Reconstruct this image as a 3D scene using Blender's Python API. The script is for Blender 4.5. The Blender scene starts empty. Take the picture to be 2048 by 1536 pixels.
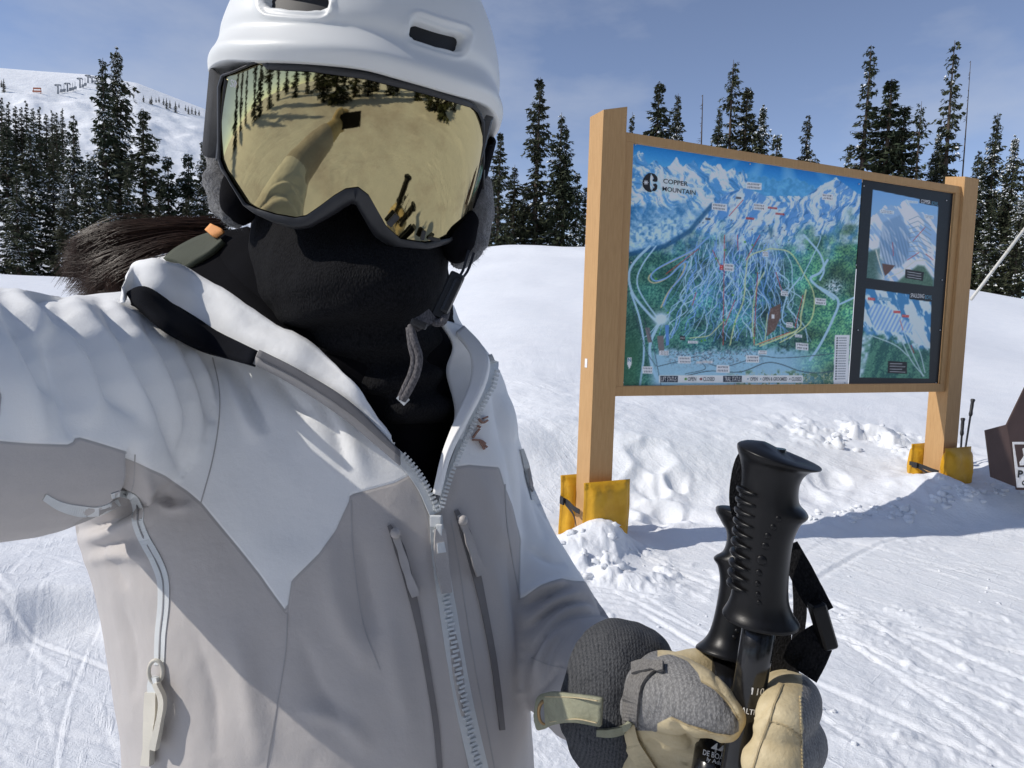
import bpy, bmesh, math, random
import numpy as np
from mathutils import Vector, Matrix
from mathutils.bvhtree import BVHTree

# ------------------------------------------------------------------ camera
SC = bpy.context.scene
COL = SC.collection
F = 1400.0                       # focal length in pixels of the 2048 wide picture
CAM = Vector((0.0, 0.0, 1.45))
PITCH, ROLL = math.radians(4.6), math.radians(1.7)
_r0 = Vector((1, 0, 0)); _u0 = Vector((0, math.sin(PITCH), math.cos(PITCH)))
FW = Vector((0, math.cos(PITCH), -math.sin(PITCH)))
RT = (_r0 * math.cos(ROLL) + _u0 * math.sin(ROLL)).normalized()
UP = (_u0 * math.cos(ROLL) - _r0 * math.sin(ROLL)).normalized()
cam_data = bpy.data.cameras.new('camera')
cam_data.sensor_width = 36.0
cam_data.lens = F / 2048 * 36.0
cam_data.clip_start = 0.02
cam_data.clip_end = 5000
cam = bpy.data.objects.new('camera', cam_data)
COL.objects.link(cam)
cam.matrix_world = Matrix(((RT.x, UP.x, -FW.x, CAM.x), (RT.y, UP.y, -FW.y, CAM.y), (RT.z, UP.z, -FW.z, CAM.z), (0, 0, 0, 1)))
SC.camera = cam

# ------------------------------------------------------------------ daylight
SUN_EL, SUN_AZ = math.radians(38.5), math.radians(-101)     # azimuth from +Y (view) towards +X; the sun stands to the left, nearly in the plane of the map board
SUN_DIR = Vector((math.sin(SUN_AZ) * math.cos(SUN_EL), math.cos(SUN_AZ) * math.cos(SUN_EL), math.sin(SUN_EL)))
world = bpy.data.worlds.new('World')
SC.world = world
world.use_nodes = True
nt = world.node_tree
nt.nodes.clear()
n_out = nt.nodes.new('ShaderNodeOutputWorld')
n_bg = nt.nodes.new('ShaderNodeBackground')
n_sky = nt.nodes.new('ShaderNodeTexSky')
n_sky.sky_type = 'NISHITA'
n_sky.sun_disc = False
n_sky.sun_elevation = SUN_EL
n_sky.sun_rotation = SUN_AZ
n_sky.altitude = 3200
n_sky.air_density = 1.0
n_sky.dust_density = 0.6
n_sky.ozone_density = 2.0
n_bg.inputs['Strength'].default_value = 0.122
# thin high cloud, the same noise over the whole sky
n_tc = nt.nodes.new('ShaderNodeTexCoord')
n_map = nt.nodes.new('ShaderNodeMapping')
n_map.inputs['Scale'].default_value = (1.0, 1.0, 2.4)
n_map.inputs['Location'].default_value = (0.35, 0.1, 0.0)
n_cl = nt.nodes.new('ShaderNodeTexNoise')
n_cl.inputs['Scale'].default_value = 2.2
n_cl.inputs['Detail'].default_value = 7
n_cl.inputs['Roughness'].default_value = 0.55
n_rmp = nt.nodes.new('ShaderNodeValToRGB')
n_rmp.color_ramp.elements[0].position = 0.47; n_rmp.color_ramp.elements[0].color = (0, 0, 0, 1)
n_rmp.color_ramp.elements[1].position = 0.80; n_rmp.color_ramp.elements[1].color = (0.75, 0.75, 0.75, 1)
n_mix = nt.nodes.new('ShaderNodeMixRGB')
n_mix.inputs['Color2'].default_value = (4.6, 4.9, 5.5, 1)
nt.links.new(n_tc.outputs['Generated'], n_map.inputs['Vector'])
nt.links.new(n_map.outputs['Vector'], n_cl.inputs['Vector'])
nt.links.new(n_cl.outputs['Fac'], n_rmp.inputs['Fac'])
nt.links.new(n_rmp.outputs['Color'], n_mix.inputs['Fac'])
n_hsv = nt.nodes.new('ShaderNodeHueSaturation')
n_hsv.inputs['Saturation'].default_value = 0.86
n_hsv.inputs['Hue'].default_value = 0.505
n_hsv.inputs['Value'].default_value = 1.16
nt.links.new(n_sky.outputs['Color'], n_hsv.inputs['Color'])
nt.links.new(n_hsv.outputs['Color'], n_mix.inputs['Color1'])
nt.links.new(n_mix.outputs['Color'], n_bg.inputs['Color'])
nt.links.new(n_bg.outputs['Background'], n_out.inputs['Surface'])
sun_data = bpy.data.lights.new('sun', 'SUN')
sun_data.energy = 3.35
sun_data.angle = math.radians(0.53)
sun_data.color = (1.0, 0.945, 0.865)
sun = bpy.data.objects.new('sun', sun_data)
COL.objects.link(sun)
sun.rotation_euler = SUN_DIR.to_track_quat('Z', 'Y').to_euler()
SC.view_settings.view_transform = 'Standard'
SC.view_settings.look = 'None'
SC.view_settings.exposure = 0.07
SC.view_settings.gamma = 1.0
SC.view_settings.use_curve_mapping = False
SC.cycles.max_bounces = 8
SC.cycles.use_denoising = True

# ------------------------------------------------------------------ helpers
def P(px, py, d):
    """world point seen at pixel (px, py) of the 2048 x 1536 photograph, d metres along the lens axis"""
    return CAM + (FW + RT * ((px - 1024.0) / F) - UP * ((py - 768.0) / F)) * d

_B = np.array([list(RT), list(UP), list(FW)])
def proj(co):
    """(n,3) world points -> photograph pixels and depth"""
    q = (np.asarray(co, float) - np.array(CAM)) @ _B.T
    d = q[:, 2]
    dd = np.where(np.abs(d) < 1e-4, 1e-4, d)
    return 1024 + F * q[:, 0] / dd, 768 - F * q[:, 1] / dd, d

def PA(px, py, d):
    px, py, d = np.broadcast_arrays(np.asarray(px, float), np.asarray(py, float), np.asarray(d, float))
    k = np.stack([(px - 1024) / F, -(py - 768) / F, np.ones_like(px)], -1) * d[..., None]
    return np.array(CAM) + k @ _B

def smooth(a, b, x):
    t = np.clip((x - a) / (b - a), 0, 1)
    return t * t * (3 - 2 * t)

class Noise:
    def __init__(self, seed):
        rs = np.random.RandomState(seed)
        self.p = np.concatenate([rs.permutation(256)] * 3)
        self.g = rs.uniform(-1, 1, 256)
    def at(self, x, y, z=None):
        x = np.asarray(x, float); y = np.asarray(y, float)
        z = np.zeros_like(x) if z is None else np.asarray(z, float)
        xi, yi, zi = np.floor(x).astype(int), np.floor(y).astype(int), np.floor(z).astype(int)
        xf, yf, zf = x - xi, y - yi, z - zi
        u, v, w = (t * t * t * (t * (t * 6 - 15) + 10) for t in (xf, yf, zf))
        def h(a, b, c):
            return self.g[self.p[self.p[self.p[(xi + a) & 255] + ((yi + b) & 255)] + ((zi + c) & 255)]]
        def l(a, b, t): return a + (b - a) * t
        return l(l(l(h(0, 0, 0), h(1, 0, 0), u), l(h(0, 1, 0), h(1, 1, 0), u), v),
                 l(l(h(0, 0, 1), h(1, 0, 1), u), l(h(0, 1, 1), h(1, 1, 1), u), v), w)
    def fbm(self, x, y, z=None, o=4, gain=0.5):
        s = 0; a = 1.0; f = 1.0
        for i in range(o):
            s = s + a * self.at(np.asarray(x) * f + 17.3 * i, np.asarray(y) * f - 9.1 * i, None if z is None else np.asarray(z) * f + 4.7 * i)
            a *= gain; f *= 2.03
        return s
NZ = Noise(7); NZ2 = Noise(23)

def polydist(px, py, pts):
    """distance in pixels to a polyline and position 0..1 along it"""
    pts = np.asarray(pts, float)
    best = np.full(np.shape(px), 1e9); tt = np.zeros(np.shape(px))
    L = np.concatenate([[0], np.cumsum(np.hypot(*np.diff(pts, axis=0).T))])
    for i in range(len(pts) - 1):
        ax, ay = pts[i]; bx, by = pts[i + 1]
        dx, dy = bx - ax, by - ay
        l2 = dx * dx + dy * dy + 1e-9
        t = np.clip(((px - ax) * dx + (py - ay) * dy) / l2, 0, 1)
        d = np.hypot(px - ax - t * dx, py - ay - t * dy)
        m = d < best
        best = np.where(m, d, best)
        tt = np.where(m, (L[i] + t * (L[i + 1] - L[i])) / L[-1], tt)
    return best, tt

def inpoly(px, py, pts):
    pts = np.asarray(pts, float)
    ins = np.zeros(np.shape(px), bool)
    j = len(pts) - 1
    for i in range(len(pts)):
        xi, yi = pts[i]; xj, yj = pts[j]
        if yi != yj:
            c = ((yi > py) != (yj > py)) & (px < (xj - xi) * (py - yi) / (yj - yi) + xi)
            ins ^= c
        j = i
    return ins

def sdf(px, py, pts):
    """signed distance in pixels, positive inside the closed polygon"""
    d, _ = polydist(px, py, list(pts) + [pts[0]])
    return np.where(inpoly(px, py, pts), d, -d)

def spline(pts, n):
    """Catmull-Rom through pts (any dimension), n samples"""
    p = np.asarray(pts, float)
    if len(p) == 2:
        t = np.linspace(0, 1, n)[:, None]
        return p[0] * (1 - t) + p[1] * t
    q = np.vstack([2 * p[0] - p[1], p, 2 * p[-1] - p[-2]])
    out = []
    for s in np.linspace(0, len(p) - 1 - 1e-9, n):
        i = int(s); t = s - i
        a, b, c, d = q[i], q[i + 1], q[i + 2], q[i + 3]
        out.append(0.5 * ((2 * b) + (c - a) * t + (2 * a - 5 * b + 4 * c - d) * t * t + (3 * b - a - 3 * c + d) * t ** 3))
    return np.array(out)

def mesh(name, verts, faces, mat=None, parent=None, smooth_=True):
    me = bpy.data.meshes.new(name)
    if isinstance(verts, np.ndarray): verts = verts.reshape(-1, 3).tolist()
    if isinstance(faces, np.ndarray): faces = faces.tolist()
    me.from_pydata(verts, [], faces)
    me.update()
    return link(name, me, mat, parent, smooth_)

def link(name, me, mat=None, parent=None, smooth_=True):
    if smooth_ and len(me.polygons):
        me.polygons.foreach_set('use_smooth', np.ones(len(me.polygons), bool))
    if mat is not None and not me.materials: me.materials.append(mat)
    o = bpy.data.objects.new(name, me)
    COL.objects.link(o)
    if parent is not None: o.parent = parent
    return o

def empty(name, loc=(0, 0, 0)):
    o = bpy.data.objects.new(name, None)
    COL.objects.link(o); o.location = loc
    o.empty_display_size = 0.1
    return o

def keep(o, parent):
    """parent while keeping the world coordinates stored in the mesh"""
    o.parent = parent
    o.matrix_parent_inverse = Matrix.Translation(parent.location).inverted()
    return o

def tag(o, label=None, cat=None, group=None, kind=None):
    if label: o['label'] = label
    if cat: o['category'] = cat
    if group: o['group'] = group
    if kind: o['kind'] = kind
    return o

def grid_faces(nu, nv, closed_u=False):
    """faces of an (nv rows, nu columns) vertex grid"""
    j, i = np.meshgrid(np.arange(nv - 1), np.arange(nu if closed_u else nu - 1), indexing='ij')
    i2 = (i + 1) % nu
    return np.stack([j * nu + i, j * nu + i2, (j + 1) * nu + i2, (j + 1) * nu + i], -1).reshape(-1, 4)

def attr(o, name, vals):
    a = o.data.attributes.new(name, 'FLOAT', 'POINT')
    a.data.foreach_set('value', np.asarray(vals, np.float32))

def colattr(o, name, rgb):
    a = o.data.attributes.new(name, 'FLOAT_COLOR', 'POINT')
    c = np.ones((len(rgb), 4), np.float32); c[:, :3] = rgb
    a.data.foreach_set('color', c.ravel())

def verts_of(o):
    v = np.empty(len(o.data.vertices) * 3, np.float32)
    o.data.vertices.foreach_get('co', v)
    return v.reshape(-1, 3).astype(float)

def set_verts(o, v):
    o.data.vertices.foreach_set('co', np.asarray(v, np.float32).ravel()); o.data.update()

def normals_of(o):
    n = np.empty(len(o.data.vertices) * 3, np.float32)
    o.data.vertex_normals.foreach_get('vector', n)
    return n.reshape(-1, 3).astype(float)

def apply_mods(o):
    dg = bpy.context.evaluated_depsgraph_get()
    me = bpy.data.meshes.new_from_object(o.evaluated_get(dg))
    old = o.data; o.modifiers.clear(); o.data = me; bpy.data.meshes.remove(old)
    return o

def box_bm(bm, c, s, rot=None):
    """box of full size s at c, optional 3x3 rotation"""
    M = Matrix.Translation(c) @ (rot.to_4x4() if rot else Matrix()) @ Matrix.Diagonal((*s, 1))
    bmesh.ops.create_cube(bm, size=1, matrix=M)

def from_bm(name, bm, mat, parent=None, smooth_=False, bevel=0.0, seg=2):
    if bevel:
        bmesh.ops.bevel(bm, geom=list(bm.edges), offset=bevel, segments=seg, affect='EDGES', profile=0.7)
    bmesh.ops.recalc_face_normals(bm, faces=bm.faces)
    me = bpy.data.meshes.new(name); bm.to_mesh(me); bm.free()
    return link(name, me, mat, parent, smooth_)

def tube(pts, rad, n=10, cap=True):
    """tube through points, radius number or list; returns verts, faces"""
    p = np.asarray(pts, float); m = len(p)
    rad = np.broadcast_to(np.asarray(rad, float), (m,))
    t = np.gradient(p, axis=0); t /= np.linalg.norm(t, axis=1)[:, None] + 1e-12
    ref = np.array([0.0, 0, 1]) if abs(t[0][2]) < 0.9 else np.array([1.0, 0, 0])
    a = np.cross(t[0], ref); a /= np.linalg.norm(a)
    vs = []
    for i in range(m):
        a = a - t[i] * a.dot(t[i]); a /= np.linalg.norm(a) + 1e-12
        b = np.cross(t[i], a)
        th = np.arange(n) * 2 * math.pi / n
        vs.append(p[i] + rad[i] * (np.cos(th)[:, None] * a + np.sin(th)[:, None] * b))
    f = grid_faces(n, m, True).tolist()
    v = np.vstack(vs)
    if cap:
        f.append(list(range(n))[::-1]); f.append(list(range((m - 1) * n, m * n)))
    return v, f

def ribbon(left, right, normal, thick):
    """thick strip between two edge polylines"""
    L = np.asarray(left, float); R = np.asarray(right, float); N = np.asarray(normal, float)
    N = np.broadcast_to(N, L.shape) * thick
    m = len(L)
    v = np.stack([L, R, R - N, L - N], 1).reshape(-1, 3)
    f = grid_faces(4, m, True).tolist()
    f.append([3, 2, 1, 0]); b = (m - 1) * 4; f.append([b, b + 1, b + 2, b + 3])
    return v, f

class Geo:
    """collects pieces of one mesh"""
    def __init__(self): self.v = []; self.f = []; self.n = 0
    def add(self, v, f):
        v = np.asarray(v, float).reshape(-1, 3)
        self.v.append(v); self.f += [[i + self.n for i in q] for q in f]; self.n += len(v)
        return self
    def build(self, name, mat, parent=None, smooth_=True):
        return mesh(name, np.vstack(self.v), self.f, mat, parent, smooth_)

# ------------------------------------------------------------------ materials
class NT:
    def __init__(self, name):
        self.m = bpy.data.materials.new(name); self.m.use_nodes = True
        self.t = self.m.node_tree; self.b = self.t.nodes['Principled BSDF']
    def n(self, typ, **kw):
        x = self.t.nodes.new('ShaderNode' + typ)
        for k, v in kw.items():
            if k.startswith('in_'):
                key = k[3:].replace('_', ' ')
                x.inputs[int(key) if key.isdigit() else key].default_value = v
            else: setattr(x, k, v)
        return x
    def l(self, a, b): self.t.links.new(a, b)
    def coord(self, scale=1.0, kind='Object'):
        tc = self.n('TexCoord'); mp = self.n('Mapping')
        mp.inputs['Scale'].default_value = (scale,) * 3 if np.isscalar(scale) else scale
        self.l(tc.outputs[kind], mp.inputs['Vector'])
        return mp.outputs['Vector']
    def noise(self, scale, detail=4, rough=0.55, vec=None):
        x = self.n('TexNoise', in_Scale=scale, in_Detail=detail, in_Roughness=rough)
        self.l(vec if vec is not None else self.coord(), x.inputs['Vector'])
        return x.outputs['Fac']
    def ramp(self, fac, stops):
        x = self.n('ValToRGB'); e = x.color_ramp.elements
        while len(e) < len(stops): e.new(0.5)
        for k, (p, c) in enumerate(stops):
            e[k].position = p; e[k].color = (*c, 1) if len(c) == 3 else c
        self.l(fac, x.inputs['Fac'])
        return x.outputs['Color']
    def math(self, op, a, b=None, clamp=False):
        x = self.n('Math', operation=op, use_clamp=clamp)
        for i, s in enumerate((a, b)):
            if s is None: continue
            if isinstance(s, (int, float)): x.inputs[i].default_value = s
            else: self.l(s, x.inputs[i])
        return x.outputs[0]
    def mix(self, fac, a, b, mode='MIX'):
        x = self.n('MixRGB', blend_type=mode)
        for i, s in enumerate((fac, a, b)):
            if isinstance(s, (int, float)): x.inputs[i].default_value = s
            elif isinstance(s, tuple): x.inputs[i].default_value = (*s, 1)
            else: self.l(s, x.inputs[i])
        return x.outputs['Color']
    def bump(self, h, strength=0.3, dist=0.002, prev=None):
        x = self.n('Bump'); x.inputs['Strength'].default_value = strength; x.inputs['Distance'].default_value = dist
        self.l(h, x.inputs['Height'])
        if prev is not None: self.l(prev, x.inputs['Normal'])
        return x.outputs['Normal']
    def attr(self, name, col=False):
        x = self.n('Attribute', attribute_name=name)
        return x.outputs['Color' if col else 'Fac']
    def set(self, **kw):
        for k, v in kw.items():
            k = k.replace('_', ' ')
            i = self.b.inputs[k]
            if isinstance(v, (int, float)): i.default_value = v
            elif isinstance(v, tuple): i.default_value = (*v, 1) if len(v) == 3 and i.type == 'RGBA' else v
            else: self.l(v, i)
        return self

def plain(name, col, rough=0.6, metal=0.0, var=0.12, scale=40.0, bump=0.0, bscale=400.0, bdist=0.001, spec=0.5, coat=0.0):
    t = NT(name)
    lo = tuple(c * (1 - var) for c in col); hi = tuple(min(1, c * (1 + var)) for c in col)
    t.set(Base_Color=t.ramp(t.noise(scale, 5), [(0.3, lo), (0.7, hi)]), Roughness=rough, Metallic=metal, Specular_IOR_Level=spec, Coat_Weight=coat)
    if bump: t.set(Normal=t.bump(t.noise(bscale, 3), bump, bdist))
    return t.m

def knit(name, c0, c1, scale=900.0, bump=0.6, dist=0.0012, rough=0.95, sheen=0.0, rib=0.0):
    """fine wool: small stitches, optionally in ribs `rib` per metre"""
    t = NT(name)
    v = t.n('TexVoronoi', in_Scale=scale); t.l(t.coord((1, 1, 0.55)), v.inputs['Vector'])
    n = t.noise(scale * 0.9, 3)
    big = t.noise(35, 4)
    m = t.math('ADD', t.math('MULTIPLY', v.outputs['Distance'], .55), t.math('MULTIPLY', n, 0.5))
    if rib:
        w = t.n('TexWave', in_Scale=rib / 3.18, in_Distortion=1.2, in_Detail=2.0); w.inputs['Detail Scale'].default_value = 3.0
        w.bands_direction = 'X'; t.l(t.coord((1, .35, .1)), w.inputs['Vector'])
        m = t.math('ADD', t.math('MULTIPLY', m, .85), t.math('MULTIPLY', w.outputs['Fac'], .16))
    col = t.ramp(m, [(0.25, c1), (0.8, c0)])
    col = t.mix(t.math('MULTIPLY', big, 0.3), col, c0)
    t.set(Base_Color=col, Roughness=rough, Sheen_Weight=sheen, Specular_IOR_Level=0.12, Normal=t.bump(m, bump, -dist))
    return t.m
# ================================================================== SETTING: snow
def world_xy(px, d):
    p = P(px, 700, d); return p.x, p.y

RIDGE = np.array([(*world_xy(a, b), h) for a, b, h in ((1180, 4.75, .0), (1300, 4.95, .03), (1450, 5.10, .04), (1600, 5.22, .06), (1750, 5.35, .09), (1850, 5.45, .09), (1950, 5.6, .12), (2048, 5.8, .13), (2300, 6.3, .14), (2700, 7.2, .1))])
CREST_AZ = np.radians([-180, -70, -40, -25, -8, -1, 5.7, 20, 33, 36.5, 45, 70, 180])
CREST_EL = np.radians([1.0, 1.8, 2.1, 2.3, 4.8, 6.4, 6.7, 5.6, 3.5, 2.4, 1.8, 1.2, 1.0])
_rs = np.random.RandomState(5)
TRACKS = []
for k in range(150):                                   # ski and board tracks on the trodden piste
    x0, y0 = _rs.uniform(-4, 6), _rs.uniform(1.2, 5.0)
    a = _rs.choice([_rs.normal(-1.08, 0.15), _rs.normal(-.30, 0.2), _rs.normal(.5, .3)], p=[.5, .3, .2])
    TRACKS.append((x0, y0, math.cos(a), math.sin(a), _rs.uniform(.5, 2.2), _rs.uniform(.007, .018), _rs.uniform(.003, .009), _rs.uniform(-.12, .12)))
HOLES = []
for px, py, d, r, dep in ((1290, 950, 5.9, .10, .10), (1305, 968, 5.75, .08, .07), (1325, 958, 5.8, .10, .08), (1282, 980, 5.65, .09, .07), (1330, 1000, 5.5, .12, .10), (1350, 1003, 5.5, .08, .08), (1362, 948, 5.9, .08, .10), (1312, 905, 6.15, .16, .10),
                          (1345, 1040, 5.25, .12, .09), (1320, 1048, 5.2, .10, .07), (1400, 960, 5.8, .14, .05), (1420, 1040, 5.3, .14, .05), (1375, 1020, 5.4, .11, .06), (1260, 1030, 5.3, .10, .05), (1660, 980, 6.0, .1, .05), (1690, 960, 6.1, .1, .06), (1640, 1000, 5.8, .09, .05)):
    HOLES.append((*world_xy(px, d), r, dep))

def azi(az, xs, ys):
    """smooth interpolation in azimuth"""
    q = np.radians(np.linspace(-180, 180, 721)); v = np.interp(q, xs, ys)
    k = np.exp(-np.linspace(-2.2, 2.2, 41) ** 2); k /= k.sum()
    v = np.convolve(np.pad(v, 20, mode='wrap'), k, 'valid')
    return np.interp(az, q, v)

def ground_z(x, y, fine=True):
    x = np.asarray(x, float); y = np.asarray(y, float)
    r = np.hypot(x, y) + 1e-6; az = np.arctan2(x, y)
    front = np.clip(np.cos(az), 0, 1)
    el = azi(az, CREST_AZ, CREST_EL)
    R = 40.0
    zc = 1.45 + R * np.tan(el)
    bank_h = azi(az, np.radians([-60, -12, -3, 2, 14, 24, 34, 60]), [0.05, 0.12, 0.46, 0.52, 0.42, 0.30, 0.26, 0.1])
    b0 = azi(az, np.radians([-60, -10, 0, 14, 30, 50]), [5.6, 5.2, 4.95, 5.35, 6.2, 7.2])
    wob = NZ.fbm(x * .55, y * .55, o=3)
    rr = r + 0.3 * wob
    bank = bank_h * smooth(b0, b0 + 1.55, rr)
    t = np.clip((r - b0 - 1.2) / (R - b0 - 1.2), 0, 1)
    rise = (zc - bank_h) * (0.75 * t + 0.25 * t * t) 
    z = bank + rise * np.where(r < R, 1, 1)
    beyond = np.clip(r - R, 0, None)
    z = np.where(r > R, zc - 0.02 * beyond, z)
    z = z + 0.35 * smooth(9, 30, r) * NZ.fbm(x * .06, y * .06, o=3) * smooth(60, 36, r)
    z = z + 0.05 * smooth(6.5, 12, r) * NZ2.fbm(x * .3, y * .22, o=3)
    if not fine: return z
    if x.ndim:
        near_ = r < 13.0
        if not near_.all():
            z = z.copy(); z[near_] = ground_z(x[near_], y[near_]); return z
    # trodden edge: ridge of clods along the piste
    best = np.full(x.shape, 1e9); sgn = np.zeros(x.shape); hh = np.zeros(x.shape)
    for i in range(len(RIDGE) - 1):
        ax, ay, ah = RIDGE[i]; bx, by, bh = RIDGE[i + 1]
        dx, dy = bx - ax, by - ay; l2 = dx * dx + dy * dy
        tt = np.clip(((x - ax) * dx + (y - ay) * dy) / l2, 0, 1)
        ex, ey = x - ax - tt * dx, y - ay - tt * dy
        d = np.hypot(ex, ey); m = d < best
        best = np.where(m, d, best); hh = np.where(m, ah + tt * (bh - ah), hh)
        sgn = np.where(m, np.sign(dx * ey - dy * ex), sgn)
    s = best * sgn + 0.07 * NZ.fbm(x * 2.2, y * 2.2, o=3) + 0.02 * NZ2.at(x * 9, y * 9)   # + is behind the ridge
    prof = np.where(s > 0.12, np.exp(-((s - 0.12) / 0.5) ** 2), smooth(-0.26, 0.12, s) ** 0.8)
    lump = 1 + 0.30 * NZ2.fbm(x * 3.2, y * 3.2, o=3)
    near = best < 3
    z = z + np.where(near, hh * prof * lump, 0)
    # mounds against the posts
    for px, d, rad, h in ((1195, 4.48, .23, .19), (1245, 4.60, .17, .09), (1885, 5.92, .2, .07)):
        mx, my = world_xy(px, d)
        q = np.hypot(x - mx, y - my) / rad * (1 + .18 * NZ.at(x * 6, y * 6))
        z = z + h * np.exp(-q * q)
    for hx, hy, hr, dep in HOLES:
        q = np.hypot((x - hx), (y - hy) * 0.8) / hr * (1 + .3 * NZ2.at(x * 7, y * 7))
        z = z - .62 * dep * np.exp(-q ** 3) + 0.12 * dep * np.exp(-((q - 1.5) / .4) ** 2)
    # churned snow of the piste
    pist = smooth(b0 - 0.1, b0 - 0.7, r) + 0.0
    rough = NZ.fbm(x * 5.0, y * 5.0, o=5, gain=.6)
    patch = smooth(-.25, .35, NZ2.fbm(x * .9 + 3, y * .9, o=2))
    z = z + pist * (0.007 * rough * (0.3 + patch) + 0.022 * NZ2.fbm(x * .7, y * .7, o=2))
    chip = np.clip(NZ2.fbm(x * 15, y * 15, o=2) - .52, 0, 1)
    z = z + pist * 0.022 * chip * patch
    z = z + (1 - pist) * smooth(16, 6, r) * (0.006 * NZ.fbm(x * 7, y * 7, o=4) + 0.03 * NZ.fbm(x * 1.1, y * 1.1, o=2))
    # thrown clods on the far bank by the right post
    qx, qy = world_xy(1730, 7.3)
    pat = np.exp(-(((x - qx) / .75) ** 2 + ((y - qy) / .55) ** 2))
    z = z + pat * 0.16 * np.clip(NZ.fbm(x * 4, y * 4, o=4) + .1, -.1, 1)
    qx, qy = world_xy(1210, 4.15)
    pat = np.exp(-(((x - qx) / .7) ** 2 + ((y - qy) / .3) ** 2))
    z = z + pat * 0.09 * np.clip(NZ.fbm(x * 6 + 5, y * 6, o=4), -.05, 1)
    for x0, y0, c, s_, ln, w, dep, cv in TRACKS:
        if x0 < -.6: dep = dep * .4
        lx, ly = (x - x0) * c + (y - y0) * s_, -(x - x0) * s_ + (y - y0) * c
        ly = ly - cv * lx * lx
        g = smooth(ln, ln - .25, np.abs(lx))
        z = z - pist * g * dep * (np.exp(-(ly / w) ** 2) - 0.6 * np.exp(-((ly - 2 * w) / w) ** 2))
    # machine corduroy curving past the left post
    qx, qy = world_xy(1150, 3.9)
    g = np.exp(-(((x - qx) / .5) ** 2 + ((y - qy) / .35) ** 2))
    z = z + g * 0.008 * np.sin((y + .25 * x * x) * 75)
    # berm added left of the skier; its shaded face replaces a cast shadow
    bx, by = -1.62, 3.28
    q = (y - by - 0.12 * (x - bx)) + 0.08 * NZ.fbm(x * 3, y * 3, o=2)
    z = z + 0.17 * smooth(-.9, -1.15, x) * np.where(q > 0, np.exp(-(q / .55) ** 2), smooth(-.22, 0, q))
    return z

az = np.concatenate([np.radians(np.linspace(-180, -47, 60, endpoint=False)), np.radians(np.linspace(-47, 47, 880, endpoint=False)), np.radians(np.linspace(47, 180, 60, endpoint=False))])
rad = np.concatenate([np.geomspace(0.25, 1.7, 26, endpoint=False), np.geomspace(1.7, 9.0, 400, endpoint=False), np.geomspace(9, 45, 90, endpoint=False), np.geomspace(45, 900, 34)])
A, RR = np.meshgrid(az, rad)
gx, gy = RR * np.sin(A), RR * np.cos(A)
gz = ground_z(gx, gy)
na = len(az)
gv = np.stack([gx, gy, gz], -1).reshape(-1, 3)
gf = grid_faces(na, len(rad), True)[:, ::-1].tolist()
gv = np.vstack([gv, [[0, 0, gz[0].mean()]]])
gf += [[len(gv) - 1, (i + 1) % na, i] for i in range(na)]

t = NT('snow')
vec = t.coord()
n1 = t.noise(30, 9, .70, vec); n2 = t.noise(260, 3, .6, vec); n3 = t.noise(4, 4, .6, vec)
def streak(rot, sx, sy, off, lo, hi):
    """scrapes left by edges: noise drawn out along one direction"""
    m1 = t.n('Mapping'); m1.inputs['Rotation'].default_value = (0, 0, rot); m1.inputs['Location'].default_value = (off, off * .7, 0); t.l(vec, m1.inputs['Vector'])
    m2 = t.n('Mapping'); m2.inputs['Scale'].default_value = (sx, sy, 6.0); t.l(m1.outputs['Vector'], m2.inputs['Vector'])
    return t.ramp(t.noise(1.0, 5, .62, m2.outputs['Vector']), [(lo, (0, 0, 0)), (hi, (1, 1, 1))])
sa = streak(math.radians(62), 2.6, 26, 0.0, .54, .66); sb = streak(math.radians(20), 3.0, 34, 5.0, .58, .68); sc_ = streak(math.radians(-48), 2.2, 30, 9.0, .60, .70)
gate = t.ramp(t.noise(1.1, 3, .5, vec), [(.38, (.15, .15, .15)), (.62, (1, 1, 1))])
h = t.math('ADD', t.math('MULTIPLY', n1, .42), t.math('MULTIPLY', n2, .10))
hs = t.math('ADD', t.math('MULTIPLY', sa, .5), t.math('ADD', t.math('MULTIPLY', sb, .35), t.math('MULTIPLY', sc_, .3)))
h = t.math('ADD', h, t.math('MULTIPLY', hs, t.math('MULTIPLY', gate, .30)))
t.set(Base_Color=t.ramp(n3, [(.3, (.81, .835, .87)), (.7, (.865, .88, .905))]), Roughness=.62, Specular_IOR_Level=.25, Normal=t.bump(h, .85, .026))
SNOW = t.m
ground = mesh('snow_ground', gv, gf, SNOW)
tag(ground, 'trodden and groomed white snow of the ski slope', None, kind='structure')

# loose clods thrown up along the edge of the piste and crumbs on it
rs_ = np.random.RandomState(41)
g = Geo()
bmi = bmesh.new(); bmesh.ops.create_icosphere(bmi, subdivisions=2, radius=1.0); iv = np.array([tuple(w.co) for w in bmi.verts]); ifc = [[w.index for w in f_.verts] for f_ in bmi.faces]; bmi.free()
def clod(x, y, r, sink=.3):
    z = float(ground_z(np.array([x]), np.array([y]))[0])
    q = iv * (1 + .5 * NZ.fbm(iv[:, 0] * 1.6 + x * 9, iv[:, 1] * 1.6 + y * 9, iv[:, 2] * 1.6, o=3))[:, None] * np.array([1, rs_.uniform(.7, 1.1), rs_.uniform(.55, .9)]) * r
    g.add(q + [x, y, z + r * (.5 - sink)], ifc)
for k in range(95):
    u = rs_.uniform(0, 1); pxx = 1560 + 520 * u ** .7
    dd_ = np.interp(pxx, [1450, 1600, 1750, 1850, 1950, 2048, 2300], [5.10, 5.22, 5.35, 5.45, 5.6, 5.8, 6.3]) + rs_.normal(.06, .09)
    clod(*world_xy(pxx, dd_), rs_.uniform(.012, .05) * (.5 + .7 * u), .5)
for k in range(26): clod(*world_xy(rs_.uniform(1120, 1290), rs_.uniform(4.05, 4.5)), rs_.uniform(.012, .035))
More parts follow.
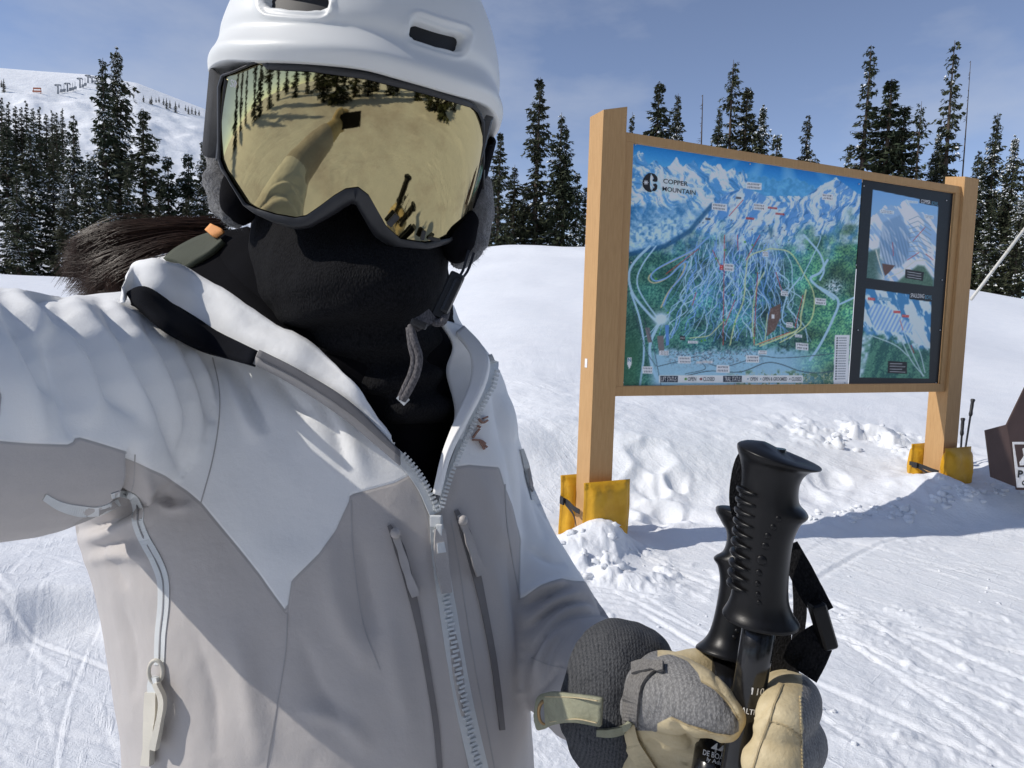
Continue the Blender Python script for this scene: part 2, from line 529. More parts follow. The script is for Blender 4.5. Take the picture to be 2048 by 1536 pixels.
for k in range(60):
    yy = rs_.uniform(1.9, 4.6); clod(rs_.uniform(.1, 1.0) * yy * .85, yy, rs_.uniform(.004, .012))
for k in range(18): clod(*world_xy(rs_.uniform(1660, 1820), rs_.uniform(6.9, 7.6)), rs_.uniform(.02, .06), .62)
clods = g.build('snow_clods', SNOW)
tag(clods, 'loose snow clods and crumbs along the edge of the piste', 'snow clods', kind='stuff')

# ------------------------------------------------------------------ far hill
H_AZ = np.radians([-75, -50, -36.2, -31, -28, -23.7, -17, -8, 0, 6])
H_EL = np.radians([12.0, 14.4, 15.25, 15.9, 15.9, 14.9, 12.4, 7.6, 4.2, 2.0])
ha = np.radians(np.linspace(-75, 6, 420)); hr = np.concatenate([np.geomspace(120, 330, 150), np.linspace(336, 420, 8)])
A, RR = np.meshgrid(ha, hr)
el = np.interp(A, H_AZ, H_EL)
ridge_r = 330.0
t_ = np.clip((RR - 120) / (ridge_r - 120), 0, 1)
e = np.radians(1.0) + (el - np.radians(1.0)) * (1 - (1 - t_) ** 1.6)
hx, hy = RR * np.sin(A), RR * np.cos(A)
hz = 1.45 + RR * np.tan(e)
back = np.clip(RR - ridge_r, 0, None)
hz = hz - back * .45
hz += (1 - smooth(.72, .9, t_)) * (0.75 * NZ.fbm(hx * .16, hy * .16, o=3) * smooth(0.15, .4, t_)) + 1.2 * NZ2.fbm(hx * .02, hy * .02, o=3) * smooth(0, .2, t_) * (1 - smooth(.9, 1, t_))
hill = mesh('snow_hill', np.stack([hx, hy, hz], -1).reshape(-1, 3), grid_faces(len(ha), len(hr))[:, ::-1], None)
t = NT('hill_snow')
n1 = t.noise(.35, 5, .6)
t.set(Base_Color=t.ramp(t.noise(.05, 4), [(.3, (.84, .86, .88)), (.7, (.89, .9, .915))]), Roughness=.7, Specular_IOR_Level=.2, Normal=t.bump(n1, .5, .8))
hill.data.materials.append(t.m)
tag(hill, 'distant bare white ski hill behind the dark spruces', None, kind='structure')
hill_bvh = BVHTree.FromPolygons(verts_of(hill).tolist(), [list(p.vertices) for p in hill.data.polygons])
def on_hill(px, py):
    d = (P(px, py, 1.0) - CAM).normalized()
    h = hill_bvh.ray_cast(CAM, d)
    return h[0]

# ------------------------------------------------------------------ conifers
t = NT('spruce_needles')
oi = t.n('ObjectInfo')
nz = t.noise(1.3, 3)
col = t.ramp(nz, [(.3, (.022, .033, .020)), (.55, (.044, .058, .030)), (.8, (.085, .092, .046))])
col = t.mix(t.math('MULTIPLY', oi.outputs['Random'], .5), col, (.060, .056, .030))
t.set(Base_Color=col, Roughness=.7, Specular_IOR_Level=.3)
NEEDLE = t.m
BARK = plain('bark', (.085, .062, .048), .9, var=.35, scale=6, bump=.6, bscale=14, bdist=.02)
t = NT('branch_snow'); t.set(Base_Color=t.ramp(t.noise(2), [(.3, (.80, .83, .87)), (.7, (.88, .90, .92))]), Roughness=.7, Specular_IOR_Level=.2)
BSNOW = t.m

def conifer_mesh(seed, h, R, whorl=.42, dens=1.0, gap=.0, snow=.5, droop=.35, bare=.06, pw=.85, spire=.12, lean=0):
    """meshes of one spruce h metres tall: trunk, crown of needle sprays on limbs, snow lying on the limbs"""
    rs = np.random.RandomState(seed)
    # trunk
    ts = np.linspace(0, 1, 12)
    off = lean * ts ** 2
    pts = np.stack([off + .02 * h / 12 * np.sin(ts * 9), .02 * h / 12 * np.cos(ts * 7), ts * h * .995 - .4], -1)
    trunk = tube(pts, .014 * h * (1 - ts) ** .9 + .012, 7)
    cv, cf, sv, sf, lv, lf = [], [], [], [], Geo(), []
    z = h * bare
    limbs = Geo()
    while z < h * .985:
        k = z / h
        L0 = R * (1 - k) ** pw * (1 if k < 1 - spire else .8) + .10
        if k < .14: L0 *= .72 + 2 * k
        nb = max(3, int(round((6.5 + rs.randint(0, 3)) * dens * (1 - .35 * k))))
        a0 = rs.uniform(0, 6.28)
        band = .72 + .5 * NZ.at(np.array([z * 1.1 + seed * 3.1]), np.array([seed * 1.7]))[0]
        for b in range(nb):
            if rs.rand() < gap: continue
            a = a0 + b * 6.283 / nb + rs.normal(0, .25)
            side = .85 + .3 * NZ2.at(np.array([math.cos(a) * 1.3 + seed]), np.array([math.sin(a) * 1.3 + z * .5]))[0]
            L = L0 * rs.uniform(.62, 1.16) * band * side * 1.12
            dz0 = (.25 if k > .8 else -.05) - droop * (1 - k) * rs.uniform(.6, 1.3)
            ca, sa = math.cos(a), math.sin(a)
            n = max(3, int(L / (.24 if h > 8 else .16)))
            zz = z + rs.normal(0, whorl * .3)
            base = np.array([off[-1] * (zz / h) ** 2, 0, zz - .4])
            u = np.linspace(.12, 1, n)
            up = .25 * L * u ** 2.2
            bp = base + np.stack([ca * L * u, sa * L * u, dz0 * L * u + up * .8], -1)
            if L > .5 and h > 6:
                limbs.add(*tube(np.vstack([base, bp[n // 2], bp[-1]]), [.03, .018, .006], 3, False))
            for i in range(n):
                w = (.20 + .22 * (1 - abs(u[i] - .45))) * (.62 + .5 * L / R) * min(1.0, .5 + L)
                s = .30 * w / .3
                hs = rs.rand() < snow * 1.5 * smooth(-.25, .45, NZ2.at(np.array([bp[i][0] * .9 + seed]), np.array([bp[i][1] * .9]), np.array([bp[i][2] * .8])))[0] * (1.3 - k * .8) * (.5 + .9 * u[i])
                for q in (-1, 1, 0):
                    th = a + q * rs.uniform(.5, 1.1) + rs.normal(0, .15)
                    ln = s * rs.uniform(.75, 1.35) * (1.25 if q == 0 else 1)
                    dr = -rs.uniform(.15, .75) * ln
                    wd = ln * rs.uniform(.22, .36)
                    c, d_ = math.cos(th), math.sin(th)
                    p = bp[i] + rs.normal(0, .03, 3)
                    tip = p + np.array([c * ln, d_ * ln, dr])
                    mid = p * .5 + tip * .5
                    sd = np.array([-d_ * wd, c * wd, rs.normal(0, wd * .5)])
                    m0 = len(cv)
                    cv += [p, mid + sd + [0, 0, -.25 * ln * rs.rand()], tip, mid - sd + [0, 0, -.25 * ln * rs.rand()]]
                    cf.append([m0, m0 + 1, m0 + 2, m0 + 3])
                    # hanging twig
                    if rs.rand() < .55:
                        hl = ln * rs.uniform(.5, 1.0); m0 = len(cv)
                        cv += [mid, mid + [c * .05 + sd[0] * .5, d_ * .05 + sd[1] * .5, -hl * .5], mid + [c * .1 * hl, d_ * .1 * hl, -hl]]
                        cf.append([m0, m0 + 1, m0 + 2])
                    if hs and rs.rand() < .75:
                        m0 = len(sv); e = np.array([0, 0, .035 + .02 * rs.rand()])
                        k1 = rs.uniform(.35, .62)
                        q0 = p + (tip - p) * rs.uniform(.05, .3); q1 = p + (tip - p) * rs.uniform(.75, 1.02); qm = (q0 + q1) / 2
                        sv += [q0 + e * .4, qm + sd * k1 + e * .3, q1 + e * .4, qm - sd * k1 + e * .3, qm + e * 1.9]
                        sf += [[m0, m0 + 1, m0 + 4], [m0 + 1, m0 + 2, m0 + 4], [m0 + 2, m0 + 3, m0 + 4], [m0 + 3, m0, m0 + 4]]
        z += whorl * (1 - .5 * k) * rs.uniform(.75, 1.25)
    def me(name, v, f, m):
        q = bpy.data.meshes.new(name); q.from_pydata(np.asarray(v, float).tolist(), [], f); q.update(); q.materials.append(m)
        return q
    tv = np.vstack([trunk[0]] + limbs.v) if limbs.v else trunk[0]
    tf = trunk[1] + [[i + len(trunk[0]) for i in q] for q in limbs.f]
    return me('trunk', tv, tf, BARK), me('crown', cv, cf, NEEDLE), (me('snow_load', sv, sf, BSNOW) if sv else None)

KINDS = {
    'full_a': conifer_mesh(1, 15, 2.5, whorl=.40, snow=.5, dens=1.2),
    'full_b': conifer_mesh(2, 15, 2.2, whorl=.42, snow=.36, dens=1.2, droop=.55),
    'full_c': conifer_mesh(3, 14, 2.7, whorl=.44, snow=.62, dens=1.1, droop=.3),
    'slim_a': conifer_mesh(4, 14, 1.35, whorl=.38, snow=.10, gap=.10, pw=.6),
    'slim_b': conifer_mesh(5, 14, 1.15, whorl=.40, snow=.10, gap=.18, pw=.5, droop=.5),
    'ragged_a': conifer_mesh(6, 15, 1.8, whorl=.52, snow=.12, gap=.28, pw=.6, droop=.15, dens=.95),
    'ragged_b': conifer_mesh(9, 15, 2.1, whorl=.50, snow=.12, gap=.25, pw=.7, droop=.1),
    'small': conifer_mesh(8, 8, 1.5, whorl=.34, snow=.25),
    'far_a': conifer_mesh(11, 12, 2.0, whorl=.62, snow=.12, dens=1.2),
    'far_b': conifer_mesh(12, 12, 1.6, whorl=.62, snow=.10, dens=1.2, pw=.7),
}
KH = {'full_a': 14.6, 'full_b': 14.6, 'full_c': 13.6, 'slim_a': 13.6, 'slim_b': 13.6, 'ragged_a': 14.6, 'ragged_b': 14.6, 'small': 7.6, 'far_a': 11.6, 'far_b': 11.6}
# a bare dead pole tree
rs_ = np.random.RandomState(77)
g = Geo(); ts = np.linspace(0, 1, 10)
g.add(*tube(np.stack([.1 * np.sin(ts * 3), 0 * ts, ts * 12 - .4], -1), .1 * (1 - ts) + .02, 6))
for k in range(46):
    z = rs_.uniform(2, 11.6); a = rs_.uniform(0, 6.28); L = rs_.uniform(.15, .55) * (1.3 - z / 12)
    g.add(*tube([[0, 0, z], [math.cos(a) * L * .6, math.sin(a) * L * .6, z - .05], [math.cos(a) * L, math.sin(a) * L, z - .18 * L]], [.018, .012, .004], 3, False))
DEAD = bpy.data.meshes.new('trunk'); DEAD.from_pydata(np.vstack(g.v).tolist(), [], g.f); DEAD.materials.append(BARK)

_rt = random.Random(3)
def tree_at(kind, loc, height, label, group, wide=1.0, rz=None):
    o = empty('spruce_tree', loc)
    o.rotation_euler = (0, 0, _rt.uniform(0, 6.28) if rz is None else rz)
    s = height / KH[kind]
    o.scale = (s * wide, s * wide, s)
    for nm, me in zip(('trunk', 'crown', 'snow_load'), KINDS[kind]):
        if me is None: continue
        c = bpy.data.objects.new(nm, me); COL.objects.link(c); c.parent = o
        if nm == 'snow_load': c['kind'] = 'stuff'
    return tag(o, label, 'tree', group)

def base_z(x, y): return float(ground_z(np.array([x]), np.array([y]), False)[0])

def tree_px(kind, px, top, d, label, group, wide=1.0, lift=0.0):
    """spruce whose tip stands at pixel (px, top), d metres away"""
    tip = P(px, top, d)
    z0 = base_z(tip.x, tip.y) - .3 + lift
    return tree_at(kind, (tip.x, tip.y, z0), tip.z - z0, label, group, wide)

GL = 'dark snow-dusted spruces on the left below the ski hill'
GR = 'spruces along the snow crest on the right'
TREES_L = [
    ('full_a', 233, 97, 62, 'tallest snow-dusted spruce of the left stand, tip highest against the sky', 0.92),
    ('full_b', 206, 113, 60, 'second tallest left-stand spruce, touching the left flank of the tallest', 0.92),
    ('slim_a', 287, 215, 58, 'slim spruce directly right of the tallest left-stand spruce', 1.38),
    ('full_c', 147, 228, 56, 'pointed spruce standing alone just left of the tall left pair', 0.92),
    ('full_a', 60, 262, 50, 'snow-laden spruce at the front of the dark left clump', 1.10),
    ('full_b', 12, 240, 52, 'snow-laden spruce cut by the left picture edge', 1.20),
    ('full_c', 105, 288, 51, 'broad snow-laden spruce in the front row under the ski hill', 1.06),
    ('full_a', 178, 318, 49, 'low broad snow-laden spruce in front of the tall left pair', 1.15),
    ('full_b', 255, 330, 50, 'snowy spruce filling the foot of the tallest left pair', 1.20),
    ('small', 336, 312, 62, 'small spruce left of the goggles, first of three low tips', 1.06),
    ('small', 376, 306, 64, 'small spruce left of the goggles, middle of three low tips', 1.01),
    ('full_a', 407, 280, 60, 'spruce half hidden behind the goggle strap', 0.97),
    ('full_c', 318, 385, 52, 'low snowy spruce behind the blowing ponytail', 1.29),
    ('full_b', 374, 395, 54, 'low snowy spruce between the ponytail and the ear pad', 1.29),
    ('full_c', 33, 345, 47, 'lowest broad spruce at the left edge of the stand', 1.24),
    ('full_a', 128, 375, 47, 'low front spruce heavy with snow above the skier shoulder', 1.24),
    ('full_b', 222, 390, 47, 'low front spruce right above the hair of the skier', 1.29),
    ('full_c', 290, 420, 48, 'lowest front spruce behind the hair', 1.29),
    ('full_b', -45, 262, 50, 'spruce mostly outside the left picture edge', 1.10),
    ('full_b', 440, 330, 62, 'spruce hidden behind the helmet on the left', 1.01),
]
for k, px, top, d, lab, w in TREES_L: tree_px(k, px, top, d, lab, GL, w)
TREES_FAR = [(2, 195), (16, 205), (30, 212), (52, 203), (66, 217), (78, 215), (92, 228), (104, 222), (112, 225), (124, 218), (42, 214), (-12, 195), (-28, 200)]
for i, (px, top) in enumerate(TREES_FAR):
    tip = P(px, top, 118 + 3 * (i % 4)); h = 13 if i < 8 else 11
    lab = 'far dark spruce low on the ski hill, ' + ('%s from the left' % ('first second third fourth fifth sixth seventh eighth ninth tenth eleventh twelfth thirteenth'.split()[sorted(p for p, _ in TREES_FAR).index(px)]))
    tree_at('far_a' if i % 2 else 'far_b', (tip.x, tip.y, tip.z - h), h, lab, 'far dark spruces on the hill flank', 1.25)
TREES_R = [
    ('slim_a', 1080, 152, 60, 'tall ragged spruce standing highest between the helmet and the map board', 1.14),
    ('slim_b', 1124, 223, 58, 'thin twin-tipped spruce left of the map board post', 1.24),
    ('slim_b', 1133, 248, 58, 'thin lower tip beside the twin-tipped spruce left of the map board', 1.09),
    ('slim_a', 1001, 262, 57, 'slim spruce touching the goggle strap on the right', 1.20),
    ('slim_b', 1030, 328, 60, 'thin low spruce between the goggles and the tall ragged spruce', 1.50),
    ('small', 1156, 345, 58, 'short spruce right against the left sign post', 0.99),
    ('small', 1050, 372, 64, 'short spruce in the gap below the tall ragged spruce', 1.09),
    ('slim_a', 985, 355, 62, 'low spruce partly behind the ear pad', 1.50),
    ('slim_b', 1098, 380, 63, 'low spruce right of the trunk of the tall ragged one', 1.80),
    ('slim_b', 1265, 222, 75, 'tiny tree tip just right of the left post top', 0.79),
    ('slim_a', 1320, 160, 64, 'pointed spruce, first of the pair above the map logo', 1.29),
    ('full_b', 1357, 185, 62, 'bushier spruce, second of the pair above the map logo', 0.94),
    ('ragged_a', 1468, 117, 60, 'ragged spruce with the highest tip above the middle of the map', 0.94),
    ('slim_a', 1497, 173, 59, 'dark narrow spruce hugging the ragged one above the map middle', 1.35),
    ('full_b', 1440, 212, 58, 'shorter spruce on the left flank of the ragged one above the map middle', 0.90),
    ('full_a', 1527, 210, 58, 'spruce with snowy boughs right of the dark narrow one', 0.84),
    ('small', 1555, 268, 57, 'lowest spruce at the right end of the clump above the map middle', 0.90),
    ('full_c', 1617, 228, 60, 'lone conical spruce above the right half of the map', 0.84),
    ('ragged_b', 1742, 87, 56, 'tall broad ragged spruce with a forked top, above the inset maps', 1.14),
    ('slim_a', 1783, 155, 55, 'dark narrow spruce right beside the tall fork-topped one', 1.59),
    ('slim_a', 1810, 208, 55, 'narrow spruce between the fork-topped spruce and the open-branched one', 1.39),
    ('ragged_a', 1843, 200, 54, 'open-branched small spruce left of the right post top', 0.84),
    ('ragged_b', 1911, 77, 54, 'tallest spruce on the right, rising over the right sign post', 0.94),
    ('full_b', 1995, 223, 50, 'dense spruce right of the right sign post', 0.94),
    ('full_a', 2032, 272, 49, 'dense spruce cut by the right picture edge', 0.90),
    ('full_c', 1958, 300, 50, 'snowy spruce close behind the right sign post', 0.99),
    ('full_c', 2060, 330, 47, 'low spruce at the right picture edge behind the leaning white pole', 1.09),
    ('full_b', 1985, 395, 47, 'low snow-covered spruce behind the leaning white pole', 1.29),
    ('ragged_b', 1700, 285, 56, 'spruce showing just over the top rail beside the fork-topped one', 0.90),
    ('full_a', 1880, 262, 57, 'spruce filling the gap behind the right sign post top', 0.90),
    ('full_a', 2110, 250, 50, 'spruce beyond the right picture edge', 0.99),
    ('full_a', 1968, 318, 52, 'spruce in the second row right of the right sign post', 0.88),
    ('full_b', 2015, 335, 51, 'low dense spruce between the two right-edge spruces', 0.92),
    ('full_c', 1935, 352, 53, 'snowy low spruce hidden by the edge of the right sign post', 0.88),
    ('full_a', 2044, 395, 46, 'lowest spruce in the right picture corner behind the leaning pole', 1.06),
    ('slim_a', 1172, 372, 60, 'low spruce whose flank shows left of the left sign post', 1.06),
    ('slim_b', 1015, 402, 66, 'thin far spruce in the gap right of the ear pad', 1.23),
]
for k, px, top, d, lab, w in TREES_R: tree_px(k, px, top, d, lab, GR, w)
for px, top, d, lab in ((1405, 190, 66, 'bare dead trunk standing alone between the two clumps above the map'), (1941, 122, 54, 'bare grey dead tree beside the tallest right spruce')):
    tip = P(px, top, d); z0 = base_z(tip.x, tip.y) - .3
    o = empty('dead_tree', (tip.x, tip.y, z0)); s = (tip.z - z0) / 11.6; o.scale = (s * (1.0 if px < 1500 else .5),) * 2 + (s,)
    c = bpy.data.objects.new('trunk', DEAD); COL.objects.link(c); c.parent = o
    tag(o, lab, 'tree')
# trees and snow the goggles mirror, behind the photographer
rs_ = random.Random(9)
for i in range(26):
    a = math.radians(180 + (-88 + 176 * (i + .5) / 26) + rs_.uniform(-2, 2)); r = rs_.uniform(9, 22) if i < 15 else rs_.uniform(17, 26)
    x, y = r * math.sin(a), r * math.cos(a)
    tree_at(('full_a', 'slim_a', 'full_b', 'slim_b')[i % 4], (x, y, base_z(x, y) - .3), rs_.uniform(8, 13), 'spruce behind the photographer, mirrored in the goggle lens', 'spruces mirrored in the goggles', 1.0)
# shrubby spruces along the ridge line
RIDGE_TREES = [(8, 158, 26), (3, 160, 14), (287, 190, 14), (303, 192, 16), (312, 195, 10), (318, 193, 12), (327, 196, 14), (333, 197, 20), (340, 200, 16), (351, 203, 22), (358, 206, 10), (371, 210, 12), (377, 212, 16), (384, 213, 15), (391, 216, 14), (398, 219, 12), (300, 196, 12)]
for i, (px, top, hp) in enumerate(RIDGE_TREES):
    q = on_hill(px, top + hp)
    if q is None: q = P(px, top + hp, 325)
    dd = (q - CAM).dot(FW)
    tree_at('far_a', (q.x, q.y, q.z - .5), hp * dd / F + .5, 'tiny stunted tree on the skyline of the ski hill', 'stunted trees along the hill skyline', 1.5)

# ------------------------------------------------------------------ ski lift on the hill
STEEL = plain('lift_steel', (.20, .22, .25), .6, .3)
def tower(px, top, base, lab):
    q = on_hill(px, base) or P(px, base, 328)
    dd = (q - CAM).dot(FW); h = (base - top) * dd / F
    o = empty('lift_tower', q)
    v, f = tube([(0, 0, -1), (0, 0, h)], [.3, .22], 8); mesh('mast', v, f, STEEL, o)
    bm = bmesh.new(); box_bm(bm, (0, 0, h), (1.7, .28, .28)); from_bm('crossarm', bm, STEEL, o)
    for s in (-1, 1):
        bm = bmesh.new(); box_bm(bm, (.75 * s, 0, h - .25), (.25, 1.0, .25)); from_bm('sheave_bank', bm, STEEL, o)
    return tag(o, lab, 'lift tower', 'chairlift towers on the ski hill')
for i, (px, top, base, lab) in enumerate(((116, 170, 188, 'lowest chairlift tower on the ski hill, farthest from the skyline'), (135, 167, 184, 'second lowest chairlift tower on the ski hill'), (160, 157, 176, 'third chairlift tower up the ski hill, before the skyline pair'),
                               (176, 151, 166, 'tallest skyline chairlift tower near the hill top'), (184, 154, 166, 'upper chairlift tower right beside the tallest skyline one'), (190, 162, 168, 'last tiny chairlift tower by the spruce tip'))):
    tower(px, top, base, lab)
CHAIR = None
for px, py in ((122, 184), (128, 183), (140, 181), (145, 180), (150, 178), (165, 174), (170, 171)):
    q = on_hill(px, py + 3) or P(px, py, 320)
    o = empty('lift_chair', (q.x, q.y, q.z + .2))
    if CHAIR is None:
        bm = bmesh.new(); box_bm(bm, (0, 0, .3), (.9, .4, .2)); box_bm(bm, (0, .25, .9), (.9, .15, .7)); box_bm(bm, (0, .1, 2.0), (.1, .1, 1.6))
        c = from_bm('seat', bm, STEEL, o); CHAIR = c.data
    else:
        c = bpy.data.objects.new('seat', CHAIR); COL.objects.link(c); c.parent = o
    tag(o, 'tiny dark chair hanging on the lift line up the ski hill', 'lift chair', 'chairs on the distant lift line')
q = on_hill(74, 186) or P(74, 186, 300)
o = empty('snow_fence', q)
FM = plain('fence_orange', (.34, .11, .06), .8)
for k in range(2):
    bm = bmesh.new(); box_bm(bm, (0, 0, .55 + .9 * k), (2.9 - .4 * k, .12, .5)); from_bm('slat', bm, FM, o)
for s in (-1, 1):
    bm = bmesh.new(); box_bm(bm, (1.2 * s, .1, .7), (.15, .15, 2.0)); from_bm('post', bm, FM, o)
tag(o, 'small reddish fence panel on the open ski hill', 'fence')
# ================================================================== TRAIL MAP BOARD
def lin(c):
    c = np.asarray(c, float) / 255.0
    return np.where(c <= .04045, c / 12.92, ((c + .055) / 1.055) ** 2.4)

SANG = math.radians(23.6)
E1 = Vector((math.cos(SANG), math.sin(SANG), 0)); EN = Vector((math.sin(SANG), -math.cos(SANG), 0)); EZ = Vector((0, 0, 1))
POST = .178
S0 = P(1190, 665, 4.62); S0.z = 0                      # near left corner of the left post
def on_sign(px, py, off=0.0):
    """point of the vertical plane `off` metres behind the front of the posts, seen at that pixel"""
    d = (P(px, py, 1) - CAM)
    o = S0 - EN * off
    t = (o - CAM).dot(EN) / d.dot(EN)
    return CAM + d * t
def su(p): return (p - S0).dot(E1)
def SP(u, z, off=0.0): return S0 + E1 * u + EZ * z - EN * off

t = NT('cedar_paint')
vec = t.coord((9, 9, .9))
gr = t.noise(9, 5, .6, vec); sp = t.noise(60, 2, .5, t.coord((6, 6, .5)))
big = t.noise(1.6, 3)
col = t.ramp(gr, [(.25, (.43, .25, .105)), (.75, (.54, .33, .15))])
col = t.mix(t.math('MULTIPLY', big, .35), col, (.46, .265, .115))
t.set(Base_Color=col, Roughness=.62, Specular_IOR_Level=.3, Normal=t.bump(t.math('ADD', gr, t.math('MULTIPLY', sp, .5)), .25, .004))
CEDAR = t.m

uR = su(on_sign(1914, 560))                               # near left corner of the right post
zTL = on_sign(1208, 219).z; zTR = on_sign(1914, 350).z
board = empty('trail_map_board', (S0.x, S0.y, 0))
tag(board, 'large ski trail map board in a tan wooden frame on two posts', 'map board')
def prism(u0, u1, z0, z1, o0, o1, name, parent=board, mat=None, bevel=.004, ztop=None):
    bm = bmesh.new()
    vs = []
    for k, z in enumerate((z0, z1)):
        for j, (u, o) in enumerate(((u0, o0), (u1, o0), (u1, o1), (u0, o1))):
            zz = z if k == 0 or ztop is None else ztop[j]
            vs.append(bm.verts.new(SP(u, zz, o)))
    for q in ((0, 1, 5, 4), (1, 2, 6, 5), (2, 3, 7, 6), (3, 0, 4, 7), (4, 5, 6, 7), (3, 2, 1, 0)):
        bm.faces.new([vs[i] for i in q])
    ob = from_bm(name, bm, mat or CEDAR, None, False, bevel)
    return keep(ob, parent)
prism(0, POST, -.4, zTL, 0, POST, 'post', ztop=[zTL, zTL + .045, zTL + .045, zTL - .002])
prism(uR, uR + POST, -.4, zTR, 0, POST, 'post', ztop=[zTR, zTR + .0, zTR + .03, zTR + .03])
OF = .025                                                  # rails stand a little behind the post faces
zrt = on_sign(1560, 314, OF).z; zrb = on_sign(1560, 788, OF).z
zmt = on_sign(1500, 323, OF + .02).z; zmb = on_sign(1500, 770, OF + .02).z
uml, umr = su(on_sign(1254, 525, OF + .02)), su(on_sign(1893, 560, OF + .02))
um2 = su(on_sign(1711, 565, OF + .02))
prism(POST, uR - .001, zmt, zrt, OF, OF + .09, 'top_rail')
prism(POST, uR - .001, zrb, zmb, OF, OF + .09, 'bottom_rail')
prism(POST, uml, zmb, zmt, OF, OF + .09, 'side_stile')
prism(umr, uR - .001, zmb, zmt, OF, OF + .09, 'side_stile')

def paint_panel(name, u0, u1, z0, z1, off, nu, nv, painter, parent, rough=.45):
    uu, zz = np.meshgrid(np.linspace(u0, u1, nu), np.linspace(z1, z0, nv))
    o = np.array(S0 - EN * off)
    v = (o + uu[..., None] * np.array(E1) + zz[..., None] * np.array(EZ)).reshape(-1, 3)
    f = grid_faces(nu, nv)[:, ::-1]
    ob = mesh(name, v, f, None, None, False)
    px, py, d = proj(v)
    c_ = painter(px, py); g_ = c_.mean(1, keepdims=True)
    colattr(ob, 'print', np.clip(lin(np.clip(g_ + (c_ - g_) * 1.18, 0, 255)) * 1.32, 0, .9))
    tt = NT(name + '_print')
    tt.set(Base_Color=tt.attr('print', True), Roughness=rough, Specular_IOR_Level=.35)
    ob.data.materials.append(tt.m)
    return keep(ob, parent)

def over(c, m, rgb):
    m = np.clip(m, 0, 1)[..., None]
    return c * (1 - m) + np.asarray(rgb, float) * m
def stroke(c, px, py, pts, w, rgb, soft=1.0, a=1.0):
    pts = np.asarray(pts, float)
    lo = pts.min(0) - w - 4; hi = pts.max(0) + w + 4
    idx = np.where((px > lo[0]) & (px < hi[0]) & (py > lo[1]) & (py < hi[1]))[0]
    if len(idx) == 0: return c
    d, _ = polydist(px[idx], py[idx], pts)
    m = np.clip((w / 2 - d) / soft + .5, 0, 1)[:, None] * a
    c[idx] = c[idx] * (1 - m) + np.asarray(rgb, float) * m
    return c
def plate(c, px, py, x, y, w, h, rgb=(236, 238, 240), lines=2, ink=(70, 75, 80), slope=.09):
    yy = py - slope * (px - x)
    ins = np.minimum(w / 2 - np.abs(px - x), h / 2 - np.abs(yy - y))
    c = over(c, ins + .5, rgb)
    for k in range(lines):
        ly = y - h / 2 + h * (k + .6) / (lines + .2)
        q = np.minimum(w * .42 - np.abs(px - x), h * .14 - np.abs(yy - ly)) + .4
        dash = .55 + .45 * np.sign(np.sin(px * 2.1 + k))
        c = over(c, q * dash * .9, ink)
    return c

